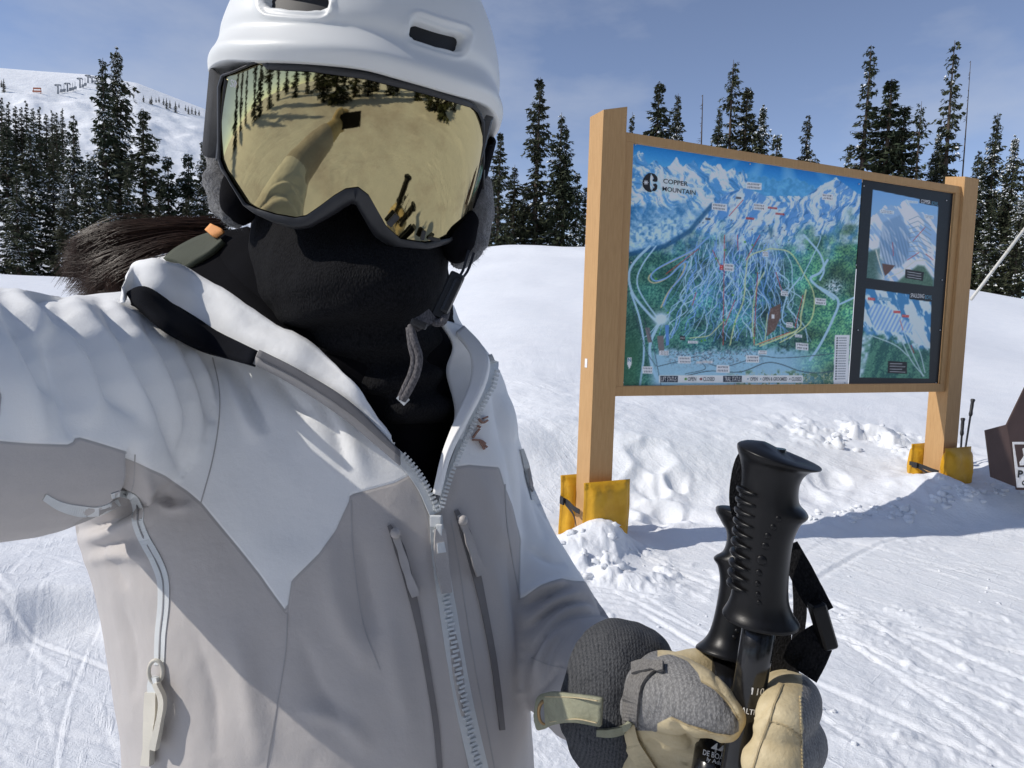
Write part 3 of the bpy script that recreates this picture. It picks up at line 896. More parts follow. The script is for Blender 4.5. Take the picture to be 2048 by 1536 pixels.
def paint_main(px, py):
    rs = np.random.RandomState(4)
    n1 = NZ.fbm(px * .05, py * .05, o=4); n2 = NZ2.fbm(px * .16, py * .16, o=3); n3 = NZ.fbm(px * .5, py * .5, o=2)
    # sky with light rays
    c = np.zeros(px.shape + (3,))
    ytop = 283 + (px - 1267) * .176
    ks = np.clip((py - ytop) / 60, 0, 1)
    c[:] = np.array([38, 118, 182]) * (1 - ks)[:, None] + np.array([122, 188, 220]) * ks[:, None]
    ray = np.clip(np.sin((px - 1560) / (py - 250) * 9) , 0, 1) * np.exp(-((px - 1560) / 110) ** 2)
    c = over(c, ray * .35, (205, 232, 242))
    # skyline
    sk = np.array([(1230, 330), (1262, 314), (1272, 308), (1283, 302), (1296, 326), (1308, 318), (1325, 334), (1340, 328), (1352, 312), (1366, 334), (1380, 326), (1388, 322), (1398, 338), (1410, 318), (1424, 334), (1436, 324), (1452, 344), (1468, 338), (1486, 342), (1500, 346), (1530, 352), (1556, 360), (1580, 352), (1610, 366), (1632, 376), (1655, 362), (1673, 355), (1690, 370), (1705, 382), (1740, 400)])
    ys = np.interp(px, sk[:, 0], sk[:, 1]) + 4 * NZ.at(px * .22, px * 0 + 3)
    far = (px > 1495) & (px < 1640)
    mt = smooth(-1, 1.5, py - ys)
    wx = px + 7 * NZ.fbm(px * .03, py * .03, o=3); wy = py + 6 * NZ2.fbm(px * .035, py * .035, o=3)
    fac = NZ.fbm((wx - .6 * wy) * .11, (wy + .2 * wx) * .035, o=5, gain=.65) + .5 * NZ2.fbm((wx + .5 * wy) * .06, wy * .035, o=4)
    snow = smooth(-.5, .4, fac)[:, None]
    msn = np.array([98, 154, 198]) * (1 - snow) + np.array([214, 230, 238]) * snow
    msn = msn - 34 * np.clip(NZ2.fbm((wx - 1.1 * wy) * .22, wy * .07, o=3), 0, 1)[:, None]
    msn = np.where(far[:, None] & (py < 392)[:, None], np.array([96, 160, 200]) + n2[:, None] * 14, msn)
    c = c * (1 - mt[:, None]) + msn * mt[:, None]
    # blue wooded flanks and valley fog at the left
    fl = smooth(395, 440, py + 26 * n1 + .10 * (1262 - px)) * smooth(1475, 1400, px)
    c = over(c, fl, (44, 104, 150)); c = over(c, fl * smooth(-.2, .5, n3 + n2) * .5, (88, 146, 184))
    fog = np.exp(-(((py - 474 + .22 * (px - 1262)) / 34) ** 2)) * smooth(1440, 1330, px) * (.85 + .5 * n2)
    c = over(c, fog * 1.05, (196, 220, 232))
    # the ski mountain
    M = [(1235, 505), (1290, 505), (1350, 482), (1392, 445), (1432, 402), (1455, 385), (1490, 376), (1520, 386), (1545, 402), (1580, 405), (1612, 392), (1640, 372), (1673, 356), (1700, 376), (1740, 402), (1740, 790), (1225, 790)]
    mm = smooth(-1, 1.5, sdf(px, py, M))
    low = smooth(440, 560, py + 34 * n1 + .18 * np.abs(px - 1500) - 10)
    fac2 = NZ.fbm((wx + .4 * wy) * .12, wy * .035, o=5, gain=.65) + .5 * NZ2.fbm((wx - .4 * wy) * .07, wy * .035, o=4)
    sn2 = smooth(-.5, .3, fac2)[:, None]
    up = np.array([104, 152, 198]) * (1 - sn2) + np.array([208, 224, 236]) * sn2
    up = up - 34 * np.clip(NZ2.fbm((wx + .9 * wy) * .22, wy * .07, o=3), 0, 1)[:, None]
    st = smooth(-.5, .6, n3 + .4 * n2)[:, None]
    right = smooth(1560, 1640, px)[:, None]
    lo = (np.array([40, 88, 98]) * (1 - st) + np.array([96, 148, 132]) * st) * (1 - right) + (np.array([40, 92, 84]) * (1 - st) + np.array([104, 152, 112]) * st) * right
    hills = NZ.fbm((px + py) * .018, (py - .6 * px) * .02, o=2)[:, None]
    lo = lo * (1 + .35 * hills)
    leftf = (smooth(1420, 1330, px) * smooth(500, 530, py))[:, None]
    lo = lo * (1 - .5 * leftf) + (np.array([40, 82, 62]) + 30 * st) * .5 * leftf
    mcol = up * (1 - low[:, None]) + lo * low[:, None]
    bl = (smooth(470, 520, py) * smooth(660, 600, py) * np.exp(-((px - 1480) / 75) ** 2) * .75)
    mcol = over(mcol, bl * smooth(-.3, .3, n2), (62, 102, 160))
    c = c * (1 - mm[:, None]) + mcol * mm[:, None]
    # left edge of the mountain in dark wood
    c = stroke(c, px, py, [(1262, 508), (1330, 492), (1380, 462), (1424, 410)], 9, (38, 84, 118), 4, .8)
    # runs
    PALE = (184, 210, 232)
    tops = [(1385, 492), (1405, 480), (1420, 470), (1436, 468), (1448, 470), (1462, 478), (1478, 474), (1492, 468), (1508, 466), (1520, 470), (1532, 474), (1545, 480), (1560, 490)]
    for k in range(120):
        x, y = tops[rs.randint(len(tops))]; x += rs.normal(0, 6); y += rs.uniform(0, 70)
        tx = 1305 + (x - 1380) * 1.5 + rs.normal(0, 34)
        pts = [(x, y)]
        for q in np.linspace(.15, 1, 8):
            pts.append((x + (tx - x) * q ** 1.2 + rs.normal(0, 8), y + (684 - y) * q * rs.uniform(.93, 1.0)))
            if rs.rand() < .13: break
        if min(p[0] for p in pts) < 1268: continue
        w = rs.uniform(.8, 2.0)
        c = stroke(c, px, py, spline(pts, 20), w, PALE if rs.rand() < .6 else (126, 164, 214), 1.0, rs.uniform(.7, 1))
    YL = (200, 206, 156)
    for pts, w in (([(1541, 497), (1500, 512), (1492, 545), (1487, 600), (1470, 645), (1460, 690)], 4), ([(1541, 497), (1580, 505), (1606, 545), (1628, 590), (1622, 640), (1590, 668), (1560, 685)], 4), ([(1612, 580), (1602, 630), (1594, 660), (1520, 692)], 5),
                   ([(1528, 545), (1512, 580), (1505, 640), (1508, 685)], 3.5), ([(1450, 640), (1430, 660), (1415, 672), (1380, 676)], 3), ([(1535, 628), (1530, 680)], 3), ([(1512, 690), (1560, 672), (1590, 664)], 5)):
        c = stroke(c, px, py, spline(pts, 26), w * .62, YL, 1.2, .9)
    for pts, w in (([(1300, 492), (1272, 520), (1258, 548), (1266, 588), (1300, 630), (1318, 646)], 5), ([(1312, 492), (1286, 528), (1274, 560), (1284, 592), (1318, 640)], 3), ([(1318, 646), (1300, 690), (1305, 735), (1320, 770)], 6), ([(1262, 585), (1280, 640), (1288, 700), (1280, 770)], 4),
                   ([(1608, 470), (1640, 508), (1648, 540), (1640, 560)], 4), ([(1655, 520), (1640, 545), (1622, 560), (1668, 598)], 5), ([(1640, 575), (1676, 600), (1665, 640), (1640, 690), (1620, 720)], 5), ([(1720, 590), (1676, 610)], 4), ([(1600, 555), (1575, 590), (1565, 640), (1590, 655)], 3), ([(1602, 560), (1640, 480), (1630, 470)], 2)):
        c = stroke(c, px, py, spline(pts, 26), w, (176, 204, 228), 1.3, .95)
    blob = np.exp(-(((px - 1322) / 14) ** 2 + ((py - 638) / 12) ** 2)); c = over(c, blob * 1.6, (200, 220, 234))
    blob = np.exp(-(((px - 1668) / 16) ** 2 + ((py - 575) / 15) ** 2)); c = over(c, blob * 1.1 * (.6 + n3), (206, 222, 234))
    for pts in ([(1412, 478), (1385, 502), (1350, 520), (1312, 540), (1297, 556), (1308, 566), (1334, 556), (1356, 534), (1370, 528), (1362, 552), (1336, 585), (1322, 615)], ):
        c = stroke(c, px, py, spline(pts, 60), 2.2, (196, 186, 150), 1)
        c = stroke(c, px, py, spline(np.array(pts) + [5, -4], 60), 3.0, (130, 165, 205), 1)
    # village and valley floor
    val = smooth(690, 712, py + 8 * n2 + .02 * np.abs(px - 1440)) * smooth(1690, 1560, px) * smooth(1290, 1316, px)
    c = over(c, val * .95, (158, 192, 208))
    hs = smooth(.05, .3, NZ.fbm(px * .30, py * .34, o=2)) * np.exp(-((py - 712) / 17) ** 2) * smooth(1325, 1345, px) * smooth(1540, 1500, px)
    c = over(c, hs * .8, (84, 104, 118)); c = over(c, hs * smooth(.2, .5, n3) * .8, (206, 220, 226))
    g2 = smooth(738, 752, py + 4 * n2) * smooth(1440, 1500, px); c = over(c, g2 * .8 * smooth(-.2, .3, n2 + n3), (176, 178, 150)); c = over(c, g2 * smooth(.1, .5, n2) * .8, (66, 104, 84))
    gl = smooth(1292, 1266, px) * smooth(640, 700, py); c = over(c, gl * .7, (52, 96, 72))
    br = smooth(-1, 1, sdf(px, py, [(1541, 617), (1561, 607), (1561, 634), (1550, 660), (1533, 673), (1536, 640)])); c = over(c, br, np.array([98, 80, 74])); c = over(c, br * smooth(.1, .5, n3) * .5, (130, 112, 102))
    for bx in ([(1290, 655), (1299, 655), (1304, 684), (1296, 686)], [(1314, 672), (1327, 671), (1329, 706), (1318, 708)], [(1330, 650), (1338, 650), (1338, 690), (1332, 692)]):
        c = over(c, smooth(-.6, .8, sdf(px, py, bx)), (118, 112, 112) if bx[0][0] < 1329 else (96, 138, 190))
    for pts, w in (([(1288, 640), (1306, 690), (1315, 735), (1322, 770)], 1.6), ([(1315, 733), (1360, 722), (1400, 712), (1420, 728), (1450, 733), (1490, 722), (1520, 712), (1560, 716), (1620, 712), (1690, 704)], 1.6), ([(1370, 752), (1420, 742), (1480, 744), (1530, 726), (1560, 728), (1600, 742), (1640, 746), (1690, 738)], 2.0), ([(1370, 748), (1410, 738), (1400, 722)], 1.4), ([(1250, 540), (1256, 590), (1274, 640), (1292, 700), (1312, 732)], 1.4)):
        c = stroke(c, px, py, spline(pts, 40), w, (66, 84, 96), .8, .9)
    for x0, y0, x1, y1 in ((1449, 470, 1446, 690), (1492, 520, 1520, 470), (1476, 500, 1475, 470), (1486, 400, 1458, 432), (1397, 498, 1332, 548), (1425, 500, 1442, 535), (1552, 545, 1566, 590), (1515, 545, 1508, 690), (1606, 590, 1590, 655), (1518, 688, 1580, 664), (1392, 585, 1385, 610), (1470, 600, 1450, 650)):
        c = stroke(c, px, py, [(x0, y0), (x1, y1)], 1.3, (176, 52, 50), .8, .9)
    for k in range(90):
        x, y = rs.uniform(1330, 1620), rs.uniform(440, 680)
        d = np.hypot(px - x, py - y); c = over(c, (1.5 - d), ((40, 60, 120), (40, 90, 50), (30, 34, 40))[k % 3])
    for x, y in ((1450, 500), (1490, 484), (1505, 490), (1450, 535), (1432, 517), (1448, 640), (1466, 590), (1312, 558), (1403, 682), (1410, 680), (1336, 625), (1470, 648), (1585, 655), (1508, 676)):
        c = over(c, 2.6 - np.hypot(px - x, py - y), (92, 150, 60))
    # name plates
    for x, y, w, h in ((1508, 372, 30, 14), (1439, 414, 30, 14), (1519, 414, 24, 13), (1655, 394, 22, 12), (1531, 508, 11, 10), (1569, 587, 14, 10), (1641, 603, 22, 13), (1579, 650, 13, 10), (1604, 693, 25, 14), (1597, 672, 14, 6)):
        c = plate(c, px, py, x, y, w, h)
    for x, y, w, h in ((1369, 720, 25, 14), (1446, 738, 26, 15), (1505, 718, 26, 14), (1295, 740, 20, 14), (1328, 706, 18, 9), (1525, 705, 17, 8), (1386, 684, 20, 5), (1415, 724, 20, 5), (1398, 725, 10, 5)):
        c = plate(c, px, py, x, y, w, h, slope=.02)
    c = plate(c, px, py, 1458, 535, 19, 15, lines=2); c = plate(c, px, py, 1443, 535, 7, 10, (176, 44, 44), 2, (220, 190, 190))
    for x, y, w, h in ((1500, 437, 16, 4), (1545, 416, 18, 4), (1560, 428, 18, 4), (1416, 438, 10, 4), (1477, 396, 10, 4), (1700, 400, 1, 1)):
        c = plate(c, px, py, x, y, w, h, (150, 52, 52) if x > 1490 else (50, 54, 60), 1, (225, 215, 215))
    c = plate(c, px, py, 1365, 676, 10, 9, (50, 52, 54), 1, (190, 190, 190))
    c = plate(c, px, py, 1546, 633, 6, 8, (228, 228, 228), 0)
    ins = np.minimum(1697.5 - 1668 - np.abs(px - 1683 + (py - 720) * .03) * 2, 0) + (15 - np.abs(px - 1683 + (py - 720) * .035))
    ins = np.minimum(ins, 49 - np.abs(py - 719)); c = over(c, ins + .5, (226, 228, 230))
    for k in range(17):
        y = 676 + k * 5.1
        q = np.minimum(8 - np.abs(px - 1684 + (py - 720) * .035), .9 - np.abs(py - y)); c = over(c, (q + .5) * (.75 + .25 * np.sin(px * 1.7 + k * 2)), (96, 100, 104))
        q = np.minimum(1.4 - np.abs(px - 1673 + (py - 720) * .035), 1.5 - np.abs(py - y)); c = over(c, q + .5, (40, 44, 48))
    # status banner
    q = np.minimum(144 - np.abs(px - 1462), 7.4 - np.abs(py - 758)); c = over(c, q + .5, (214, 218, 214))
    for x, w in ((1338, 17.5), (1465, 18.5)):
        q = np.minimum(w - np.abs(px - x), 6.2 - np.abs(py - 758)); c = over(c, q + .5, (20, 34, 50))
    for x, y, rgb in ((1371.5, 758, (88, 130, 70)), (1402, 758, (120, 76, 74)), (1496, 758, (70, 110, 130)), (1521, 758, (70, 110, 130)), (1579.5, 758, (80, 84, 90))):
        c = over(c, (2.7 if x < 1420 else 1.3) - np.hypot(px - x, py - y) + .5, rgb)
    # north arrow
    q = smooth(-.5, .7, sdf(px, py, [(1255, 715), (1263, 715), (1263.5, 727), (1258.5, 739), (1254, 727)])); c = over(c, q, (238, 240, 242))
    # halo of snow behind the logo
    c = over(c, np.exp(-(((px - 1340) / 52) ** 2 + ((py - 372 - .1 * (px - 1340)) / 22) ** 2) ** 2) * .72, (216, 228, 236))
    return c + 3 * n3[:, None]

def paint_side(px, py):
    c = np.zeros(px.shape + (3,)); c[:] = (17, 22, 27)
    n1 = NZ.fbm(px * .028, py * .028, o=3)
    lv = np.abs(((n1 * 5) % 1) - .5); c = over(c, (0.045 - lv) * 14, (36, 46, 52))
    n2 = NZ2.fbm(px * .12, py * .12, o=3); n3 = NZ.fbm(px * .5, py * .5, o=2)
    # upper inset: a bowl below a pointed peak
    I = [(1746, 379), (1877, 406), (1867, 573), (1733, 556)]
    m = smooth(-.6, .6, sdf(px, py, I))
    yl = np.clip((py - 380) / 180, 0, 1)
    q = np.array([126, 168, 208]) * (1 - yl)[:, None] + np.array([190, 212, 230]) * yl[:, None]
    sk = np.interp(px, [1730, 1750, 1770, 1795, 1813, 1830, 1850, 1880], [440, 428, 412, 412, 398, 420, 428, 432]) + 2 * NZ.at(px * .3, px * 0)
    f = NZ.fbm((px - .7 * py) * .1, py * .03, o=3)
    sn = smooth(-.2, .25, f)[:, None]
    mt = np.array([150, 178, 204]) * (1 - sn) + np.array([228, 234, 238]) * sn
    q = np.where((py > sk)[:, None], mt, q)
    bowl = [(1765, 445), (1800, 430), (1822, 470), (1815, 520), (1800, 535), (1775, 540), (1756, 500)]
    bm_ = smooth(-3, 3, sdf(px, py, bowl)); stripes = .5 + .5 * np.sin((px - .25 * (py - 440)) * 1.0)
    q = over(q, bm_ * (.35 + .45 * stripes * smooth(440, 500, py)), (96, 124, 152))
    for k in range(9):
        q = stroke(q, px, py, [(1818, 440 + k * 9), (1836, 432 + k * 10), (1862, 452 + k * 9)], 1.6, (132, 146, 158), 1, .8)
    gr = smooth(0, 10, py - 505 - .28 * np.abs(px - 1782) * np.sign(1782 - px) + 20 * (px < 1760)) * smooth(1775, 1745, px)
    q = over(q, gr, (74, 104, 98)); gr2 = smooth(-2, 6, sdf(px, py, [(1775, 580), (1800, 556), (1835, 528), (1850, 530), (1870, 560), (1870, 590)])); q = over(q, gr2, (78, 106, 90)); q = q + (gr + gr2)[:, None] * 14 * n3[:, None]
    q = over(q, smooth(-1, 1, sdf(px, py, [(1764, 527), (1790, 531), (1778, 545), (1770, 552), (1766, 540)])), (94, 72, 66))
    q = stroke(q, px, py, [(1775, 556), (1800, 545), (1830, 522), (1850, 520), (1868, 535)], 2.4, (206, 206, 196), 1)
    q = stroke(q, px, py, [(1752, 500), (1757, 520), (1768, 556)], 2, (216, 214, 200), 1)
    for a, b in (((1785, 485), (1787, 512)), ((1850, 455), (1826, 482)), ((1838, 505), (1815, 520)), ((1866, 520), (1852, 508))): q = stroke(q, px, py, [a, b], 1.2, (170, 60, 60), .8, .9)
    q = over(q, smooth(-.5, .5, sdf(px, py, [(1811, 538), (1848, 544), (1846, 562), (1810, 556)])), (22, 24, 28))
    for k in range(3): q = stroke(q, px, py, [(1815, 543.5 + k * 5), (1842, 548 + k * 5)], 1.4, (200, 200, 200), .8, .8)
    q = over(q, smooth(-.5, .5, sdf(px, py, [(1839, 396), (1880, 404), (1880, 414), (1839, 406)])), (20, 26, 32))
    q = plate(q, px, py, 1774, 424, 28, 7, (210, 216, 222), 2, (110, 120, 130)); q = plate(q, px, py, 1826, 404, 20, 5, (200, 210, 220), 1, (120, 130, 140)); q = plate(q, px, py, 1858, 434, 18, 7, (210, 216, 222), 2, (110, 120, 130))
    c = c * (1 - m[:, None]) + q * m[:, None]
    # lower inset
    I = [(1732, 577), (1863, 595), (1858, 757), (1719, 755)]
    m = smooth(-.6, .6, sdf(px, py, I))
    f = NZ.fbm((px - .4 * py) * .09, (py + .3 * px) * .03, o=4); sn = smooth(-.25, .25, f)[:, None]
    q = np.array([70, 128, 168]) * (1 - sn) + np.array([206, 224, 234]) * sn
    bowl = [(1735, 620), (1750, 606), (1775, 612), (1800, 632), (1826, 650), (1820, 666), (1780, 664), (1750, 660)]
    b2 = smooth(-2, 3, sdf(px, py, bowl)); q = over(q, b2 * .9, (206, 220, 232)); q = over(q, b2 * (.5 + .5 * np.sin((px + .5 * (py - 630)) * .75)) * .8, (110, 150, 196))
    g = smooth(668, 690, py + 9 * n2 + .28 * (1790 - px)) ; st = smooth(-.5, .5, n3 + NZ.fbm((px + py * .5) * .09, py * .02, o=2))[:, None]
    q = q * (1 - g[:, None]) + (np.array([34, 84, 80]) * (1 - st) + np.array([84, 132, 112]) * st) * g[:, None]
    wv = smooth(-2, 6, sdf(px, py, [(1715, 690), (1735, 650), (1748, 665), (1740, 700), (1726, 757), (1710, 757)])); q = over(q, wv * (.65 + .5 * n2), (202, 220, 230))
    for a in ([(1800, 640), (1818, 690), (1846, 752)], [(1796, 664), (1822, 720), (1848, 752)], [(1812, 660), (1838, 700), (1850, 745)], [(1740, 670), (1790, 690), (1816, 712)], [(1830, 660), (1856, 700)]): q = stroke(q, px, py, spline(a, 12), 2.2, (190, 206, 210), 1, .85)
    for a, b in (((1800, 640), (1806, 660)), ((1822, 690), (1828, 706))): q = stroke(q, px, py, [a, b], 1.2, (170, 60, 60), .8)
    for x, y in ((1743, 598), (1794, 624), (1811, 632)): q = plate(q, px, py, x, y, 14, 5, (176, 62, 60), 1, (230, 200, 200))
    q = plate(q, px, py, 1769, 598, 28, 7, (150, 186, 206), 2, (90, 110, 130))
    q = over(q, smooth(-.5, .5, sdf(px, py, [(1776, 722), (1814, 724), (1814, 748), (1775, 746)])), (22, 24, 28))
    for k in range(4): q = stroke(q, px, py, [(1780, 727 + k * 5.4), (1804 + 6 * (k % 2), 728 + k * 5.4)], 1.4, (200, 200, 200), .8, .8)
    q = over(q, smooth(-.5, .5, sdf(px, py, [(1819, 583), (1864, 590), (1864, 604), (1819, 598)])), (20, 26, 32))
    return c * (1 - m[:, None]) + q * m[:, None]

main_map = paint_panel('map_panel', uml + .002, um2 - .004, zmb + .002, zmt - .002, OF + .022, 330, 350, paint_main, board)
side_map = paint_panel('inset_map_panel', um2 + .002, umr - .002, zmb + .002, zmt - .002, OF + .020, 150, 320, paint_side, board)
INK = plain('black_ink', (.012, .012, .014), .5); WINK = plain('white_ink', (.78, .78, .78), .5); BINK = plain('blue_ink', (.12, .30, .42), .5); GINK = plain('grey_ink', (.18, .19, .20), .5)

def text_mesh(name, s, mat, place, parent, width=None, height=None, bold=0.0):
    """flat letters; place(x, y) turns plane coordinates (0..w, 0..h) into world points"""
    cu = bpy.data.curves.new(name, 'FONT'); cu.body = s; cu.resolution_u = 3; cu.align_x = 'CENTER'; cu.align_y = 'CENTER'; cu.offset = bold
    tmp = bpy.data.objects.new(name, cu); COL.objects.link(tmp)
    bpy.context.view_layer.update()
    me = bpy.data.meshes.new_from_object(tmp.evaluated_get(bpy.context.evaluated_depsgraph_get()))
    bpy.data.objects.remove(tmp); bpy.data.curves.remove(cu)
    v = np.array([tuple(q.co) for q in me.vertices]); lo, hi = v.min(0), v.max(0)
    v = (v - (lo + hi) / 2)
    sx = (width / (hi[0] - lo[0])) if width else None; sy = (height / (hi[1] - lo[1])) if height else None
    sx = sx or sy; sy = sy or sx
    w = [place(a * sx, b * sy) for a, b in v[:, :2]]
    me.vertices.foreach_set('co', np.array([tuple(q) for q in w], np.float32).ravel()); me.update()
    o = link(name, me, mat, None, False)
    return keep(o, parent)
def sign_text(s, px, py, wpx, hpx, mat, parent, off, bold=.0):
    c = on_sign(px, py, off); dd = (c - CAM).dot(FW); k = dd / F
    fs = abs(E1.dot(RT) - (px - 1024) / F * E1.dot(FW))
    return text_mesh('lettering', s, mat, lambda x, y: c + E1 * x + EZ * y, parent, wpx * k / fs, hpx * k, bold)
TO = OF + .0195
sign_text('COPPER', 1351.5, 365, 49, 9, INK, main_map, TO, .006)
sign_text('MOUNTAIN', 1358.5, 381.5, 66, 9, INK, main_map, TO, .006)
sign_text('LIFT STATUS', 1338, 758, 30, 9.5, WINK, main_map, TO)
sign_text('OPEN', 1384, 758, 17, 8, GINK, main_map, TO, .01)
sign_text('CLOSED', 1418, 758, 23, 8, GINK, main_map, TO, .01)
sign_text('TRAIL STATUS', 1465, 758, 32, 9.5, WINK, main_map, TO)
sign_text('OPEN', 1508, 758, 15, 7.5, GINK, main_map, TO, .01)
sign_text('OPEN & GROOMED', 1550, 758, 49, 7.5, GINK, main_map, TO, .01)
sign_text('CLOSED', 1593.5, 758, 20, 7.5, GINK, main_map, TO, .01)
sign_text('N', 1259, 720, 6, 8, BINK, main_map, TO, .02)
sign_text('COPPER', 1851.5, 403.5, 19, 7.5, WINK, side_map, OF + .018, .01)
sign_text('BOWL', 1870, 407, 13, 7.5, BINK, side_map, OF + .018, .01)
sign_text('SPAULDING', 1835, 591.5, 27, 8.5, WINK, side_map, OF + .018, .01)
sign_text('BOWL', 1857, 594.5, 14, 8.5, BINK, side_map, OF + .018, .01)
# round emblem: black disc with a white curl and a snow crystal
c0 = on_sign(1301, 365, TO); k0 = (c0 - CAM).dot(FW) / F
def LP(x, y, o=0.0): return on_sign(1301 + x, 365 + y, TO - o)
def poly(name, pts, mat, parent, off):
    v = [LP(x, y, off) for x, y in pts]
    return keep(mesh(name, [tuple(q) for q in v], [list(range(len(v)))[::-1]], mat, None, False), parent)
L_ = [(1, -19), (-4, -18.5), (-10, -14), (-14.5, -7), (-16, 0), (-15, 8), (-11, 14), (-5, 18.5), (1, 19.5), (3, 17), (0, 13), (-1, 6), (-1, -6), (0, -13)]
poly('emblem', L_, INK, main_map, .001)
poly('emblem', [(1, -19), (8, -17), (13, -12), (14.5, -7), (13.5, -2), (9, -1), (4, -3), (5, -6), (7, -8), (5, -12), (3, -15)], INK, main_map, .001)
poly('emblem', [(3, 17), (9, 17.5), (13, 13), (14, 6), (11, 2), (6, 3), (5, 5), (8, 8), (8, 11), (5, 12)], INK, main_map, .001)
g = Geo()
for k in range(4):
    a = k * math.pi / 4; dx, dy = math.cos(a) * 4.8, math.sin(a) * 4.8; nx, ny = -math.sin(a) * .7, math.cos(a) * .7
    cx, cy = -9, 0
    g.add([tuple(LP(cx - dx + nx, cy - dy + ny, .002 + .0002 * k)), tuple(LP(cx + dx + nx, cy + dy + ny, .002 + .0002 * k)), tuple(LP(cx + dx - nx, cy + dy - ny, .002 + .0002 * k)), tuple(LP(cx - dx - nx, cy - dy - ny, .002 + .0002 * k))], [[0, 1, 2, 3]])
keep(g.build('snow_crystal', WINK, None, False), main_map)
# screws along the panels and a small white sticker on the left post
SCREW = plain('screw_zinc', (.55, .56, .58), .35, .9)
me_s = None
for px, py in ((1271, 289), (1500, 328), (1718, 368), (1262, 525), (1246, 765), (1470, 768), (1690, 766), (1728, 372), (1893, 401), (1712, 530), (1884, 560), (1872, 766), (1716, 660), (1880, 660)):
    q = on_sign(px, py, OF + .017)
    if me_s is None:
        bm = bmesh.new(); bmesh.ops.create_uvsphere(bm, u_segments=8, v_segments=5, radius=.006)
        s_ = from_bm('screw', bm, SCREW, None, True); me_s = s_.data
    else:
        s_ = bpy.data.objects.new('screw', me_s); COL.objects.link(s_)
    s_.parent = board; s_.location = q - board.location
STK = plain('white_sticker', (.75, .76, .78), .4)
q = P(1175, 727, 4.67); u_ = su(q)
prism(-.003, 0.0005, q.z - .03, q.z + .03, .085, .115, 'sticker', mat=STK, bevel=.0)

# ------------------------------------------------------------------ yellow post pads
t = NT('yellow_vinyl')
w = t.noise(14, 4); f2 = t.noise(55, 3)
t.set(Base_Color=t.ramp(t.noise(9, 4), [(.3, (.60, .30, .012)), (.7, (.72, .40, .022))]), Roughness=.5, Specular_IOR_Level=.4, Normal=t.bump(t.math('ADD', w, t.math('MULTIPLY', f2, .3)), .5, .012))
YEL = t.m
STRAP = plain('black_webbing', (.018, .018, .020), .8, bump=.5, bscale=900)
def cushion(name, c, ax, ay, az_, w, h, th, parent, sag=0.0):
    """puffed rectangular pad with a flat welded rim; ax along width, ay along height, az_ outward"""
    n, m = 22, 24
    uu, vv = np.meshgrid(np.linspace(-1, 1, n), np.linspace(-1, 1, m))
    def pill(k): return (np.clip(1 - np.abs(uu / .90) ** 7, 0, 1) * np.clip(1 - np.abs(vv / .92) ** 7, 0, 1)) ** .5 * k
    cr = .012 * NZ.fbm(uu * 2 + c.x, vv * 2 + c.y, o=3)
    wv = 1 - .05 * np.cos(vv * 1.5) * 0 - .07 * (1 - np.abs(vv)) ** .8 
    front = pill(th * .5) + cr * pill(1) + .012 * np.sin(vv * 3.1 + uu) * (1 - pill(1)); backf = -pill(th * .5) + cr * pill(1) + .012 * np.sin(vv * 3.1 + uu) * (1 - pill(1)) - .003
    def W(zz): return np.array(c) + (uu * wv * w / 2)[..., None] * np.array(ax) + (vv * h / 2 + sag * uu * uu)[..., None] * np.array(ay) + zz[..., None] * np.array(az_)
    v = np.vstack([W(front).reshape(-1, 3), W(backf).reshape(-1, 3)])
    f = grid_faces(n, m).tolist(); f += [[i + n * m for i in q[::-1]] for q in f]
    ring = [i for i in range(n)] + [j * n + n - 1 for j in range(1, m)] + [(m - 1) * n + i for i in range(n - 2, -1, -1)] + [j * n for j in range(m - 2, 0, -1)]
    for a, b in zip(ring, ring[1:] + ring[:1]): f.append([b, a, a + n * m, b + n * m])
    o = mesh(name, v, f, YEL); bm = bmesh.new(); bm.from_mesh(o.data); bmesh.ops.recalc_face_normals(bm, faces=bm.faces); bm.to_mesh(o.data); bm.free()
    return keep(o, parent)
def pads(u, zt, zb, lab, wf=.37, wb=.37):
    base = SP(u, 0)
    o = empty('post_pad', (base.x, base.y, 0))
    h = zt - zb + .14; zc = (zt + zb - .14) / 2
    cushion('front_pad', SP(u + POST / 2 + .015, zc, -.062), E1, EZ, EN, wf, h, .115, o)
    cushion('back_pad', SP(u + POST / 2 - .0, zc - .01, POST + .062), E1, EZ, EN, wb, h, .115, o)
    zz = zc + h * .16
    L = [SP(u - .085, zz - .01, -.03), SP(u - .098, zz, .03), SP(u - .088, zz + .014, .13), SP(u - .098, zz + .02, .20), SP(u - .085, zz + .02, POST + .07)]
    pts = spline([tuple(q) for q in L], 16)
    v, f = ribbon(pts + [0, 0, .017], pts - [0, 0, .017], np.array(-E1), .004)
    keep(mesh('strap', v, f, STRAP, None, False), o)
    L = [SP(u - .092, zz, .16), SP(u - .085, zz - .05, .05), SP(u - .08, zz - .15, .0)]
    pts = spline([tuple(q) for q in L], 10); v, f = ribbon(pts + [0, 0, .010], pts - [0, 0, .010], np.array(-E1), .003); keep(mesh('strap_tail', v, f, STRAP, None, False), o)
    bm = bmesh.new(); box_bm(bm, SP(u - .104, zz + .015, .18), (.014, .05, .05), Matrix.Rotation(SANG, 3, 'Z')); keep(from_bm('buckle', bm, STRAP, None, False, .003), o)
    return tag(o, lab, 'post pad', 'yellow pads strapped round the sign posts')
zL = on_sign(1200, 963, -.06).z; zR = on_sign(1880, 897, -.06).z
pads(0, zL, .02, 'yellow padded cushion strapped round the left sign post near the skier arm')
pads(uR, zR, .06, 'yellow padded cushion strapped round the right sign post near the brown sign')

